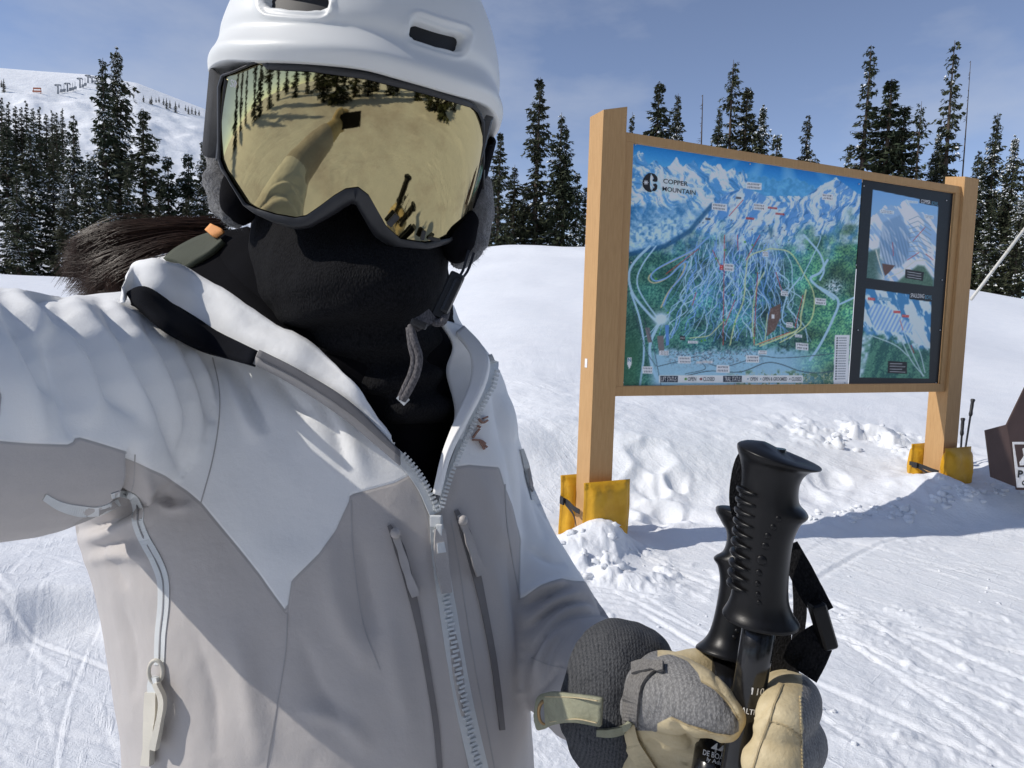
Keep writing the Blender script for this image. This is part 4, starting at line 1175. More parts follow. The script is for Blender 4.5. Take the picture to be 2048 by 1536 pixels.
# ------------------------------------------------------------------ poles stuck in the snow behind the right post
BLACKP = plain('pole_black', (.015, .015, .017), .45)
def stuck_pole(p0, p1, d, lab):
    a, b = P(*p0, d), P(*p1, d + .06)
    o = empty('ski_pole', a)
    ax = (b - a).normalized(); L = (b - a).length
    v, f = tube([tuple(a - ax * .25), tuple(a), tuple(b - ax * .16)], [.006, .008, .009], 10); keep(mesh('shaft', v, f, BLACKP), o)
    pr = [(0, .012), (.02, .017), (.05, .014), (.10, .015), (.13, .014), (.155, .02), (.165, .016)]
    v, f = tube([tuple(b - ax * (.165 - z)) for z, r in pr], [r for z, r in pr], 12); keep(mesh('grip', v, f, BLACKP), o)
    pr = [(.2, .01), (.215, .035), (.225, .035), (.235, .01)]
    v, f = tube([tuple(a + ax * z) for z, r in pr], [r for z, r in pr], 12); keep(mesh('basket', v, f, BLACKP), o)
    return tag(o, lab, 'ski pole', 'ski poles standing behind the right sign post')
stuck_pole((1922, 955), (1946, 798), 6.55, 'taller tilted black ski pole standing in snow behind the right sign post')
stuck_pole((1918, 950), (1926, 836), 6.45, 'shorter upright black ski pole standing in snow behind the right sign post')

# ------------------------------------------------------------------ brown sign cut by the right edge
BROWN = plain('brown_board', (.060, .036, .034), .6, var=.15, scale=5, bump=.15, bscale=30, bdist=.004)
WH = plain('white_sign_paint', (.74, .74, .75), .5)
bd = 5.55
bo = P(1998, 958, bd); o = empty('trail_rule_sign', bo)
tag(o, 'dark brown angular trail sign with a white bordered panel at the right picture edge', 'sign')
bn = Vector((-.12, -.99, 0)).normalized(); bx = Vector((.99, -.12, 0)).normalized()
def BP(px, py, off=0.0):
    d = P(px, py, 1) - CAM; q = bo + bn * off
    return CAM + d * ((q - CAM).dot(bn) / d.dot(bn))
def slab(name, pts, th, off, mat, parent):
    a = [BP(x, y, off) for x, y in pts]; b = [q - bn * th for q in a]
    n = len(a); v = [tuple(q) for q in a + b]
    f = [list(range(n))[::-1], list(range(n, 2 * n))] + [[i, (i + 1) % n, n + (i + 1) % n, n + i] for i in range(n)]
    ob = mesh(name, v, f, mat, None, False)
    bm = bmesh.new(); bm.from_mesh(ob.data); bmesh.ops.recalc_face_normals(bm, faces=bm.faces); bm.to_mesh(ob.data); bm.free()
    return keep(ob, parent)
# folded board: the left wing turns away from the lens
a = [BP(2014, 850), BP(2033, 960)]
wing = [BP(1985, 865) - bn * .10, BP(2014, 850), BP(2034, 975), BP(1997, 960) - bn * .10]
v = [tuple(q) for q in wing] + [tuple(q - bn * .02) for q in wing]
f = [[0, 1, 2, 3][::-1], [4, 5, 6, 7], [0, 4, 5, 1], [1, 5, 6, 2], [2, 6, 7, 3], [3, 7, 4, 0]]
keep(mesh('side_wing', v, f, BROWN, None, False), o)
brd = slab('board', [(2014, 850), (2052, 772), (2130, 700), (2230, 772), (2260, 860), (2250, 990), (2034, 980)], .02, 0.0005, BROWN, o)
pn = slab('symbol_panel', [(2025, 884), (2150, 884), (2150, 975), (2034, 975)], .004, .006, WH, o)
slab('symbol_ground', [(2029, 889), (2146, 889), (2146, 934), (2036, 934)], .002, .009, BROWN, pn)
slab('symbol', [(2048, 896), (2052, 903), (2058, 905), (2066, 893), (2070, 898), (2060, 915), (2062, 930), (2040, 931), (2039, 925), (2048, 912), (2045, 898)], .002, .0115, WH, pn)
for s_, x, y, h_ in (('P', 2041, 948, 15), ('C', 2049, 966, 11)):
    c = BP(x, y, .0105); k = (c - CAM).dot(FW) / F
    text_mesh('lettering', s_, INK, lambda xx, yy, c=c: c + bx * xx + EZ * yy, pn, None, h_ * k, .03)
q0 = P(2120, 985, bd); v, f = tube([(bo.x + .5, bo.y + .06, -.4), (bo.x + .5, bo.y + .06, 1.0)], .04, 8); keep(mesh('post', v, f, BROWN), o)
# leaning white pole
a, b = P(1958, 578, 11.0), P(2090, 404, 11.2)
o = empty('bamboo_pole', a); v, f = tube([tuple(a - (b - a) * .12), tuple(a), tuple(b)], .024, 10)
keep(mesh('shaft', v, f, plain('pole_white', (.62, .60, .55), .6)), o)
for k in (.2, .42, .66):
    q = a + (b - a) * k; e = (b - a).normalized()
    v, f = tube([tuple(q - e * .012), tuple(q), tuple(q + e * .012)], [.024, .028, .024], 10); keep(mesh('node_ring', v, f, plain('pole_node', (.5, .47, .4), .6)), o)
tag(o, 'thin pale pole leaning out of the snow at the right picture edge', 'pole')
# ================================================================== SKIER
feet = Vector((-.12, .70, 0))
person = empty('person', feet)
tag(person, 'skier in white and taupe jacket, white helmet and gold mirror goggles taking a selfie', 'person')

def loft(rows, n=64, sub=6, pw=2.0):
    """closed surface from rows (y, x left, x right, depth of axis, half depth) given in picture coordinates"""
    R = spline(rows, (len(rows) - 1) * sub + 1)
    th = np.arange(n) * 2 * math.pi / n
    c, s = np.cos(th), np.sin(th)
    e = 2.0 / pw
    c = np.sign(c) * np.abs(c) ** e; s = np.sign(s) * np.abs(s) ** e
    vs = []
    for y, xl, xr, dc, hd in R:
        vs.append(PA((xl + xr) / 2 + (xr - xl) / 2 * c, y, dc - hd * s))
    v = np.vstack(vs); m = len(R)
    f = grid_faces(n, m, True).tolist()
    f.append(list(range(n))); f.append(list(range((m - 1) * n, m * n))[::-1])
    return v, f

def chain(pts, n=28, sub=6):
    """limb through (px, py, depth, radius)"""
    q = spline(pts, (len(pts) - 1) * sub + 1)
    w = np.array([tuple(P(*p[:3])) for p in q])
    # rounded ends
    r = np.maximum(q[:, 3], .003)
    t0 = w[0] - w[1]; t0 /= np.linalg.norm(t0); t1 = w[-1] - w[-2]; t1 /= np.linalg.norm(t1)
    ks = [.35, .7, .93]
    pre = [w[0] + t0 * r[0] * k * .9 for k in ks][::-1]; post = [w[-1] + t1 * r[-1] * k * .9 for k in ks]
    rr = np.concatenate([[r[0] * math.sqrt(1 - k * k) for k in ks][::-1], r, [r[-1] * math.sqrt(1 - k * k) for k in ks]])
    return tube(np.vstack([pre, w, post]), rr, n)
def cam_pt(x, y, z): return tuple(CAM + RT * x + UP * y + FW * z)

def weld(name, parts, voxel, mat, iters=6, fac=.5):
    """union of overlapping closed shells as one continuous skin"""
    g = Geo()
    for v, f in parts: g.add(v, f)
    o = g.build(name, mat)
    bm = bmesh.new(); bm.from_mesh(o.data); bmesh.ops.recalc_face_normals(bm, faces=bm.faces); bm.to_mesh(o.data); bm.free()
    m = o.modifiers.new('remesh', 'REMESH'); m.mode = 'VOXEL'; m.voxel_size = voxel; m.use_smooth_shade = True
    if iters:
        s = o.modifiers.new('smooth', 'SMOOTH'); s.factor = fac; s.iterations = iters
    apply_mods(o)
    if not o.data.materials and mat: o.data.materials.append(mat)
    o.data.polygons.foreach_set('use_smooth', np.ones(len(o.data.polygons), bool))
    return o
def bvh_of(*obs):
    V, Fc, n = [], [], 0
    for o in obs:
        v = verts_of(o); V += v.tolist(); Fc += [[i + n for i in p.vertices] for p in o.data.polygons]; n += len(v)
    return BVHTree.FromPolygons(V, Fc)
class Surf:
    """finds points of a garment by the pixel they are seen at"""
    def __init__(self, *obs, dflt=.56): self.b = bvh_of(*obs); self.d = dflt
    def at(self, px, py, off=0.0):
        d = (P(px, py, 1) - CAM).normalized()
        h = self.b.ray_cast(CAM, d)
        q, n = (h[0], h[1]) if h[0] is not None else (P(px, py, self.d), -d)
        self.d = (q - CAM).dot(FW)
        if n.dot(d) > 0: n = -n
        n = (n * .5 - d * .5).normalized()
        return q + n * off, n
    def strip(self, pts, width, off, thick, n=40):
        q = spline(pts, n); tg = np.gradient(q, axis=0); tg /= np.linalg.norm(tg, axis=1)[:, None]
        nx, ny = -tg[:, 1], tg[:, 0]
        w = np.interp(np.linspace(0, 1, n), np.linspace(0, 1, len(width)), width) if hasattr(width, '__len__') else np.full(n, float(width))
        L, R, N = [], [], []
        for i in range(n):
            a, n0 = self.at(q[i, 0] + nx[i] * w[i] / 2, q[i, 1] + ny[i] * w[i] / 2, off)
            b, n1 = self.at(q[i, 0] - nx[i] * w[i] / 2, q[i, 1] - ny[i] * w[i] / 2, off)
            L.append(tuple(a)); R.append(tuple(b)); N.append(tuple((n0 + n1).normalized()))
        return ribbon(L, R, np.array(N), thick)
    def line(self, pts, off, n=40):
        return np.array([tuple(self.at(x, y, off)[0]) for x, y in spline(pts, n)])

def sheet(name, rows, mat, parent, thick=.003, nu=40, nv=10):
    """cloth between several edge curves, each a list of (px, py, depth)"""
    cur = np.array([spline(r, nu) for r in rows])
    full = np.array([spline(cur[:, i], nv) for i in range(nu)])          # nu, nv, 3
    v = PA(full[..., 0], full[..., 1], full[..., 2])
    v = v.transpose(1, 0, 2).reshape(-1, 3)
    o = mesh(name, v, grid_faces(nu, nv), mat)
    md = o.modifiers.new('solid', 'SOLIDIFY'); md.thickness = thick; md.offset = 0
    apply_mods(o)
    return keep(o, parent)

# ------------------------------------------------------------------ cloth materials
WHITE_CL, TAUPE_CL = (.86, .865, .86), (.50, .468, .448)
t = NT('shell_fabric')
wv = t.attr('panel'); sm = t.math('ABSOLUTE', wv)
fac = t.math('ADD', t.math('MULTIPLY', wv, .6), .5, True)
tw = t.noise(2600, 2, .5); big = t.noise(7, 4, .6)
stain = t.ramp(t.noise(22, 5, .7), [(.62, (0, 0, 0)), (.82, (.4, .4, .4))])
tp = t.mix(stain, TAUPE_CL, (.42, .39, .37))
col = t.mix(fac, tp, WHITE_CL)
seam = t.math('SUBTRACT', 1.0, t.math('MULTIPLY', sm, .5), True)
col = t.mix(t.math('MULTIPLY', seam, .5), col, (.2, .19, .185))
cr_ = t.noise(60, 6, .68)
rdg = t.n('TexNoise', in_Scale=13.0, in_Detail=3.0, in_Roughness=.5, in_Distortion=1.6); rdg.noise_type = 'RIDGED_MULTIFRACTAL'; t.l(t.coord((1, 1, .55)), rdg.inputs['Vector'])
h = t.math('ADD', t.math('MULTIPLY', tw, .05), t.math('ADD', t.math('MULTIPLY', big, .8), t.math('ADD', t.math('MULTIPLY', cr_, .35), t.math('MULTIPLY', rdg.outputs['Fac'], .22))))
nb = t.bump(h, .55, .004)
nb = t.bump(t.math('SUBTRACT', 1.0, t.math('MULTIPLY', sm, .2), True), .5, -.0012, nb)
t.set(Base_Color=col, Roughness=.72, Specular_IOR_Level=.28, Sheen_Weight=.1, Normal=nb)
SHELL = t.m
WHITE_F = plain('white_lapel', (.86, .865, .86), .65, var=.05, scale=30, bump=.25, bscale=90, bdist=.002)
TAPE = plain('zip_tape', (.66, .68, .68), .6, var=.06, bump=.3, bscale=1500, bdist=.0006)
DGREY = plain('dark_grey_trim', (.135, .135, .145), .7, var=.1, bump=.3, bscale=1200, bdist=.0006)
MGREY = plain('grey_trim', (.27, .265, .27), .65, var=.08)
POCK = plain('pocket_zip_grey', (.185, .172, .17), .6, var=.1)
PULL = plain('zip_pull_taupe', (.46, .43, .41), .55, var=.12, bump=.3, bscale=700)
CREAM = plain('cream_rubber', (.62, .585, .50), .5, var=.06)
BLACK_K = knit('black_knit', (.004, .004, .005), (.017, .017, .019), 700, .8, .0016)
BLACK_C = plain('black_cloth', (.0045, .0045, .006), .95, var=.2, bump=.3, bscale=900, spec=.08)
VELCRO = plain('black_velcro', (.006, .007, .011), .95, var=.3, bump=.6, bscale=1600, bdist=.001, spec=.15)
OLIVE = plain('olive_lining', (.048, .056, .036), .8, var=.12, bump=.3, bscale=500)
ORANGE = plain('orange_tab', (.78, .33, .10), .7, var=.08, bump=.3, bscale=600)

# ------------------------------------------------------------------ body under the clothes, legs to the snow
def wline(pts, n=16): return tube([p[:3] for p in pts], [p[3] for p in pts], n)
body = weld('body', [wline([(-.13, .70, 1.22, .06), (-.12, .70, 1.1, .13), (-.12, .70, .95, .14), (-.12, .70, .86, .13)]),
                     wline([(-.21, .70, .92, .09), (-.22, .70, .5, .075), (-.23, .72, .14, .062), (-.23, .70, .03, .062)]), wline([(-.03, .70, .92, .09), (-.01, .70, .5, .075), (0, .72, .14, .062), (0, .70, .03, .062)]),
                     wline([(-.23, .76, .07, .05), (-.23, .62, .06, .052), (-.23, .55, .045, .04)]), wline([(0, .76, .07, .05), (0, .62, .06, .052), (.0, .55, .045, .04)]),
                     wline([(-.13, .70, 1.2, .055), (-.14, .68, 1.45, .05), (-.14, .65, 1.56, .055)]), wline([(-.137, .655, 1.52, .05), (-.137, .645, 1.58, .075), (-.137, .64, 1.65, .078), (-.137, .64, 1.71, .05)])], .014, BLACK_C, 4)
keep(body, person)

# ------------------------------------------------------------------ jacket shell
torso = loft([(585, 400, 880, .69, .06), (612, 285, 905, .69, .078), (650, 225, 922, .685, .092), (690, 200, 962, .68, .102), (740, 185, 996, .675, .109), (800, 175, 1018, .67, .114), (880, 165, 1034, .667, .118), (960, 156, 1044, .665, .121),
              (1060, 152, 1047, .663, .126), (1110, 164, 1046, .662, .129), (1200, 190, 1049, .662, .134), (1330, 215, 1053, .662, .139), (1450, 234, 1060, .662, .142), (1536, 242, 1067, .664, .143), (1750, 240, 1080, .67, .143), (2150, 215, 1105, .69, .14)], 72, 5, 2.6)
sleeve_far = chain([(470, 770, .68, .07), (340, 772, .635, .086), (235, 798, .575, .0865), (150, 815, .515, .081), (60, 828, .455, .0782), (0, 830, .425, .0768), (-130, 832, .375, .072), (-240, 830, .335, .067)])
e0 = P(-240, 830, .335)
fore = tube([tuple(e0), cam_pt(-.300, -.018, .26), cam_pt(-.245, -.012, .17), cam_pt(-.19, -.008, .095)], [.066, .062, .056, .049], 26)
sleeve_near = chain([(880, 800, .70, .064), (912, 890, .70, .063), (946, 1000, .70, .0625), (998, 1120, .69, .0615), (1062, 1222, .668, .059), (1115, 1300, .642, .054), (1170, 1370, .605, .048)])
jacket = weld('jacket', [torso, sleeve_far, fore, sleeve_near], .0029, SHELL, 9, .5)
v = verts_of(jacket); nrm = normals_of(jacket)
px, py, dd = proj(v)
vis = ((np.array(CAM) - v) * nrm).sum(1) > 0
frontm = np.where(vis & (dd > .05), 1.0, 0.0)
disp = np.zeros(len(v))
# (path, width in px, height in mm): creases and billows of the cloth
FOLDS = [
    ([(62, 578), (95, 606), (140, 655)], 13, -5.5), ([(30, 590), (70, 630), (105, 668)], 15, 5), ([(0, 596), (48, 645), (85, 735), (128, 790)], 17, -6), ([(0, 660), (28, 720), (60, 800), (90, 880)], 26, 4.5), ([(95, 660), (140, 760), (150, 840), (152, 880)], 16, -5), ([(108, 640), (165, 720), (190, 800), (170, 850)], 22, 4),
    ([(118, 605), (185, 705), (225, 785), (278, 835)], 13, -5.5), ([(150, 608), (215, 690), (262, 770), (300, 840)], 15, 4.5), ([(198, 602), (262, 700), (322, 812), (352, 905), (372, 955)], 10, -4.5), ([(228, 608), (290, 700), (345, 800), (372, 880)], 13, 4), ([(292, 640), (345, 742), (376, 832), (362, 930)], 10, -4.2), ([(318, 640), (368, 740), (398, 840), (392, 930)], 12, 3.5),
    ([(362, 688), (395, 762), (427, 848)], 6, -5), ([(378, 690), (415, 770), (440, 850)], 10, 3), ([(470, 735), (500, 800), (532, 865)], 12, -4.5), ([(450, 740), (480, 810), (515, 880)], 15, 3), ([(545, 745), (585, 800), (620, 830)], 14, -3), ([(640, 800), (670, 860), (690, 940)], 13, -2.5), ([(655, 820), (700, 880), (735, 960)], 18, 2.2),
    ([(268, 905), (275, 960), (262, 1000), (215, 1040), (150, 1062)], 13, -9), ([(290, 960), (300, 1000), (285, 1035), (210, 1065), (165, 1080)], 14, 5), ([(305, 990), (335, 1000), (350, 1012)], 7, -3.5), ([(318, 1000), (345, 1016), (385, 1010)], 9, 3), ([(190, 1095), (240, 1085), (300, 1080)], 9, -3), ([(180, 1120), (240, 1110), (300, 1120)], 12, 3), ([(185, 1085), (215, 1120), (250, 1180)], 12, -2.5),
    ([(235, 1200), (262, 1300), (268, 1400)], 20, -2.2), ([(395, 1290), (420, 1400), (430, 1520)], 22, -2.5), ([(470, 1260), (500, 1400), (520, 1530)], 26, 2.5), ([(600, 1280), (640, 1380), (700, 1460)], 22, -2.5), ([(660, 1110), (680, 1220), (740, 1330)], 24, 2.5), ([(720, 1090), (738, 1190), (752, 1270)], 22, -3.0), ([(770, 1200), (790, 1330), (820, 1460)], 22, 2.0), ([(610, 1420), (680, 1440), (745, 1500)], 18, 2.4),
    ([(985, 760), (1000, 830), (1012, 900)], 10, -3), ([(1010, 880), (1030, 960), (1045, 1060)], 9, -3), ([(1012, 800), (1030, 880)], 9, 3), ([(1050, 900), (1075, 1000), (1095, 1080)], 14, -3), ([(1060, 1100), (1100, 1120), (1135, 1130)], 10, -3), ([(960, 950), (985, 1010), (1010, 1100)], 18, 2.2), ([(900, 1240), (915, 1350), (925, 1480)], 14, 1.6), ([(990, 1120), (1015, 1250), (1030, 1400)], 15, 2.2), ([(1020, 1100), (1035, 1250), (1045, 1420)], 9, -2.0),
    ([(1048, 1215), (1100, 1190), (1140, 1172)], 8, -5), ([(1045, 1190), (1090, 1172), (1130, 1165)], 9, 3.5), ([(1052, 1262), (1110, 1215), (1170, 1200), (1205, 1222)], 8, -5), ([(1060, 1240), (1110, 1202), (1160, 1190)], 9, 4), ([(1062, 1310), (1120, 1240), (1190, 1225), (1235, 1240)], 8, -5), ([(1070, 1285), (1125, 1228), (1180, 1213)], 9, 4), ([(1080, 1360), (1105, 1290), (1150, 1250)], 8, -4), ([(1068, 1345), (1090, 1290), (1120, 1260)], 10, 4), ([(1060, 1400), (1085, 1370), (1120, 1330)], 9, -3),
]
for pts, w, a in FOLDS:
    q = spline(pts, 14); lo = q.min(0) - 3 * w; hi = q.max(0) + 3 * w
    ii = np.where((px > lo[0]) & (px < hi[0]) & (py > lo[1]) & (py < hi[1]) & (frontm > 0))[0]
    if len(ii) == 0: continue
    d_, tt = polydist(px[ii], py[ii], q)
    disp[ii] += a * 1.55e-3 * (np.exp(-(d_ / w) ** 2) if a > 0 else np.exp(-(np.sqrt(d_ ** 2 + 4) / (w * .95)) ** 1.25) * 1.25) * np.sin(np.clip(tt * .94 + .05, 0, 1) * math.pi) ** .6
disp += .0022 * NZ.fbm(v[:, 0] * 9, v[:, 1] * 9, v[:, 2] * 7, o=3) + .0007 * NZ2.fbm(v[:, 0] * 40, v[:, 1] * 40, v[:, 2] * 30, o=2)
v2 = v + nrm * disp[:, None]
set_verts(jacket, v2)
WPOLY = [(-900, 885), (0, 884), (60, 889), (140, 891), (152, 886), (160, 875), (215, 892), (270, 909), (268, 924), (330, 952), (372, 982), (402, 1006), (440, 1052), (520, 1152), (573, 1226), (583, 1162), (640, 1106), (672, 1060), (698, 1003), (700, 990), (790, 966), (828, 946), (868, 1022), (895, 936), (940, 930), (1000, 935), (1010, 968), (1032, 1012), (1042, 1080), (1040, 1200), (1078, 1176), (1120, 1160), (1148, 1164), (1900, 1164), (1900, -500), (-900, -500)]
pan = sdf(px, py, WPOLY)
pan = np.minimum(pan, -sdf(px, py, [(-300, 745), (0, 768), (12, 790), (10, 830), (-2, 862), (-300, 875)]))
pan = np.where(dd < .3, -20, pan)
attr(jacket, 'panel', np.clip(pan, -60, 60))
SEAMS = [[(425, 715), (438, 775), (438, 840), (425, 920), (402, 1005)], [(575, 1228), (570, 1310), (552, 1420), (532, 1536)], [(702, 1000), (706, 1100), (725, 1240), (760, 1340)], [(270, 909), (268, 960), (262, 985)], [(1010, 968), (1016, 1060), (1040, 1200)], [(1062, 1315), (1100, 1330), (1150, 1340)], [(826, 950), (850, 1020), (866, 1110), (880, 1230), (898, 1340), (920, 1450), (938, 1540)], [(902, 1040), (918, 1130), (935, 1240), (955, 1360), (975, 1460), (990, 1540)]]
JS = Surf(jacket)
# open the front: cut the V of the undone zip
VP = [(300, 540), (335, 545), (400, 572), (520, 652), (640, 722), (700, 782), (770, 862), (812, 925), (868, 1026), (893, 950), (928, 868), (962, 790), (972, 735), (930, 690), (890, 600), (600, 380), (300, 380)]
bm = bmesh.new(); bm.from_mesh(jacket.data); bm.verts.ensure_lookup_table(); bm.faces.ensure_lookup_table()
fc = np.array([tuple(f.calc_center_median()) for f in bm.faces]); fx, fy, fd = proj(fc)
kill = inpoly(fx, fy, VP) & (fd < .672)
kill |= (fy < 615) & (fx > 390) & (fx < 890)
bmesh.ops.delete(bm, geom=[bm.faces[i] for i in np.where(kill)[0]], context='FACES')
bm.to_mesh(jacket.data); bm.free()
keep(jacket, person)
J = jacket

def jpart(name, vf, mat, parent=J, smooth_=False):
    o = mesh(name, vf[0], vf[1], mat, None, smooth_)
    return sub(o, parent)
def sub(o, parent):
    """sub-part: the parent part already sits at the world origin"""
    o.parent = parent; o.matrix_parent_inverse = Matrix(); return o

SEAMT = plain('seam_thread', (.42, .405, .40), .8, var=.1)
for s_ in SEAMS: jpart('seam', JS.strip(s_, 2.4, .0004, .0008, 30), SEAMT)
# ---- zips
def teeth(pts, off, step, size, side=0.0):
    q = spline(pts, 200); L = np.concatenate([[0], np.cumsum(np.hypot(*np.diff(q, axis=0).T))])
    g = Geo(); n = int(L[-1] / step)
    for i in range(n):
        s = (i + .5) * step
        x, y = np.interp(s, L, q[:, 0]), np.interp(s, L, q[:, 1]); x2, y2 = np.interp(s + 2, L, q[:, 0]), np.interp(s + 2, L, q[:, 1])
        tx, ty = x2 - x, y2 - y; l = math.hypot(tx, ty) + 1e-9; tx, ty = tx / l, ty / l
        k = side if side else (.35 if i % 2 else -.35)
        c, nn = JS.at(x - ty * k * size * .35, y + tx * k * size * .35, off)
        ax = (RT * tx - UP * ty).normalized(); ay = nn.cross(ax).normalized(); ax = ay.cross(nn)
        mm = JS.d / F
        R = Matrix((ax, ay, nn)).transposed()
        b = bmesh.new(); box_bm(b, c, (step * .52 * mm, size * mm, .0022), R); 
        g.add([tuple(w.co) for w in b.verts], [[w.index for w in f_.verts] for f_ in b.faces]) if not b.verts.index_update() else None
        b.free()
    return g
zipc = [(871, 1030), (880, 1120), (897, 1230), (915, 1340), (935, 1440), (957, 1536), (975, 1620)]
flapL = jpart('zip_tape', JS.strip(zipc, [26, 34, 36, 38], .0012, .0018), TAPE)
o = teeth(zipc, .0022, 9.0, 13).build('zip_teeth', TAPE, None, False); sub(o, J); o['kind'] = 'stuff'
jpart('zip_tape', JS.strip([(868, 1028), (845, 975), (818, 935), (790, 905)], [20, 22, 20], .004, .003), TAPE)
o = teeth([(872, 1024), (850, 975), (826, 938), (800, 908)], .006, 8.5, 11, 1).build('zip_teeth', TAPE, None, False); sub(o, J); o['kind'] = 'stuff'
rz = [(872, 1022), (884, 965), (905, 900), (933, 840), (962, 780), (978, 735), (972, 712)]
jpart('zip_tape', JS.strip(rz, [14, 22, 26, 26], .005, .003), TAPE)
o = teeth([(876, 1016), (891, 962), (914, 900), (942, 840), (971, 780), (984, 740)], .0078, 8.0, 10, 1).build('zip_teeth', TAPE, None, False); sub(o, J); o['kind'] = 'stuff'
# main slider and long puller
bm = bmesh.new()
for x, y, w, h, of in ((868, 1042, 22, 22, .008), (874, 1062, 12, 26, .011)):
    c, nn = JS.at(x, y, of); box_bm(bm, c, (w * JS.d / F, .004, h * JS.d / F))
sub(from_bm('zip_slider', bm, TAPE, None, False, .001), J)
jpart('zip_pull', JS.strip([(876, 1058), (877, 1090), (880, 1135), (888, 1185)], [20, 24, 26, 24, 18], .0125, .004, 20), PULL, smooth_=False)
jpart('zip_pull_tip', JS.strip([(876, 1085), (879, 1105)], [14, 16], .0138, .002, 6), TAPE)
# chest pockets
for path, pl, head in (([(778, 1050), (800, 1100), (822, 1180), (842, 1270), (858, 1360), (872, 1450), (880, 1540)], [(785, 1058), (800, 1100), (815, 1150), (830, 1192)], (790, 1066)), ([(912, 1020), (932, 1070), (950, 1140), (966, 1210), (985, 1310), (996, 1390), (1004, 1460)], [(916, 1030), (930, 1065), (942, 1105), (957, 1150)], (921, 1040))):
    z = jpart('pocket_zip', JS.strip(path, [8, 22, 18, 13, 12, 12, 10], .0016, .002), POCK)
    p_ = jpart('pocket_pull', JS.strip(pl, [8, 14, 12, 17, 13, 18, 16], .0075, .0035, 24), PULL, z)
    c, nn = JS.at(*head, .009); b = bmesh.new(); bmesh.ops.create_uvsphere(b, u_segments=10, v_segments=6, radius=.0042, matrix=Matrix.Translation(c)); sub(from_bm('pull_bead', b, PULL, None, True), z)
# pit zip and its tag
pz = [(222, 992), (245, 988), (266, 996), (276, 1018), (276, 1045), (290, 1080), (312, 1120), (326, 1160), (327, 1210), (321, 1270), (319, 1330)]
z = jpart('pit_zip', JS.strip(pz, [10, 22, 24, 20], .0009, .0014, 60), TAPE)
jpart('zip_channel', JS.strip(pz[1:], [2.5, 2.5], .0013, .001, 60), MGREY, z)
jpart('pit_zip', JS.strip([(88, 994), (120, 1012), (160, 1022), (200, 1022), (238, 1005)], [14, 22, 14], .0009, .0014), TAPE)
c, nn = JS.at(320, 1340, .006)
v_, f_ = tube([tuple(c + RT * (.0055 * math.cos(a)) + UP * (.009 * math.sin(a))) for a in np.linspace(0, 6.283, 20)], .0016, 8, False); jpart('pull_ring', (v_, f_), CREAM, z, True)
jpart('pull_slider', JS.strip([(318, 1350), (316, 1385)], [14, 20, 16], .009, .006, 8), TAPE, z)
jpart('pull_cord', JS.strip([(314, 1380), (312, 1430), (308, 1480), (304, 1525)], [20, 22, 20, 14, 18], .010, .007, 24), CREAM, z)
jpart('pull_cord', JS.strip([(326, 1360), (338, 1395), (332, 1440), (322, 1490)], [9, 12, 10, 12], .013, .006, 24), CREAM, z)
# sleeve pocket zip on the near arm
z = jpart('sleeve_zip', JS.strip([(1043, 898), (1052, 930), (1060, 965), (1066, 1000)], [9, 14, 12, 8], .002, .003, 20), TAPE)
jpart('pull_cord', JS.strip([(1045, 905), (1055, 935), (1063, 985)], [6, 8, 6], .006, .003, 12), PULL, z)
# stitched emblem on the chest: a crouched bird skeleton in copper thread
COPPER = plain('copper_thread', (.30, .16, .11), .6, var=.15, bump=.4, bscale=2000)
g = Geo()
for pts in ([(x + 7, y) for x, y in q_] for q_ in ([(948, 838), (957, 846), (966, 841)], [(957, 838), (966, 834)], [(946, 852), (952, 855)], [(950, 858), (943, 867), (937, 876)], [(936, 880), (952, 881), (962, 888)], [(951, 883), (956, 891), (960, 899)], [(955, 886), (965, 895)])):
    vv, ff = JS.strip(pts, 3.2, .0040, .0030, 8); g.add(vv, ff)
sub(g.build('emblem', COPPER, None, False), J)
# ---- collar: broad turned-out lapel on the far side
def jd(px, py): return JS.at(px, py)[0], JS.d
up_e = [(240, 575, .650), (268, 535, .655), (330, 522, .650), (395, 548, .625), (520, 628, .578), (640, 700, .548), (705, 765, .535), (772, 858, .535)]
lo_e = [(246, 606, .640), (262, 592, .640), (300, 606, .618), (400, 664, .575), (512, 716, .548), (600, 755, .540), (700, 822, .534), (795, 905, .532)]
def hug(rows, off):
    return [[(x, y, min(d, JS.at(x, y)[1] and JS.d - off)) for x, y, d in r] for r in rows]
lo_e = hug([lo_e], .010)[0]
up_e = [(x, y, min(d, lo_e[i][2] + .012)) for i, (x, y, d) in enumerate(up_e)]
mid = [tuple(np.array(a) * .5 + np.array(b) * .5 + np.array([0, 0, -.003])) for a, b in zip(up_e, lo_e)]
lap = sheet('lapel', [up_e, mid, lo_e], WHITE_F, person, .004, 60, 10); sub(lap, J)
vv = verts_of(lap); nn_ = normals_of(lap); set_verts(lap, vv + nn_ * (.0025 * NZ.fbm(vv[:, 0] * 30, vv[:, 1] * 30, vv[:, 2] * 30, o=3))[:, None])
ve_u = [(254, 590, .628), (290, 578, .618), (345, 612, .592), (420, 655, .562), (520, 704, .538)]
ve_l = [(262, 604, .628), (285, 622, .612), (340, 664, .584), (420, 706, .556), (506, 732, .536)]
ve_u, ve_l = hug([ve_u, ve_l], .019)
sub(sheet('velcro_strip', [ve_u, ve_l], VELCRO, person, .005, 30, 5), J)
sub(sheet('storm_flap', hug([[(518, 703, .537), (600, 744, .532), (700, 808, .529), (800, 905, .53)], [(508, 728, .537), (590, 772, .532), (690, 838, .53), (800, 930, .531)]], .017), MGREY, person, .004, 30, 4), J)
sub(sheet('storm_flap_edge', hug([[(520, 700, .534), (600, 741, .529), (700, 804, .526), (800, 902, .528)], [(514, 714, .534), (596, 756, .529), (694, 822, .526), (800, 914, .528)]], .0205), DGREY, person, .003, 30, 4), J)
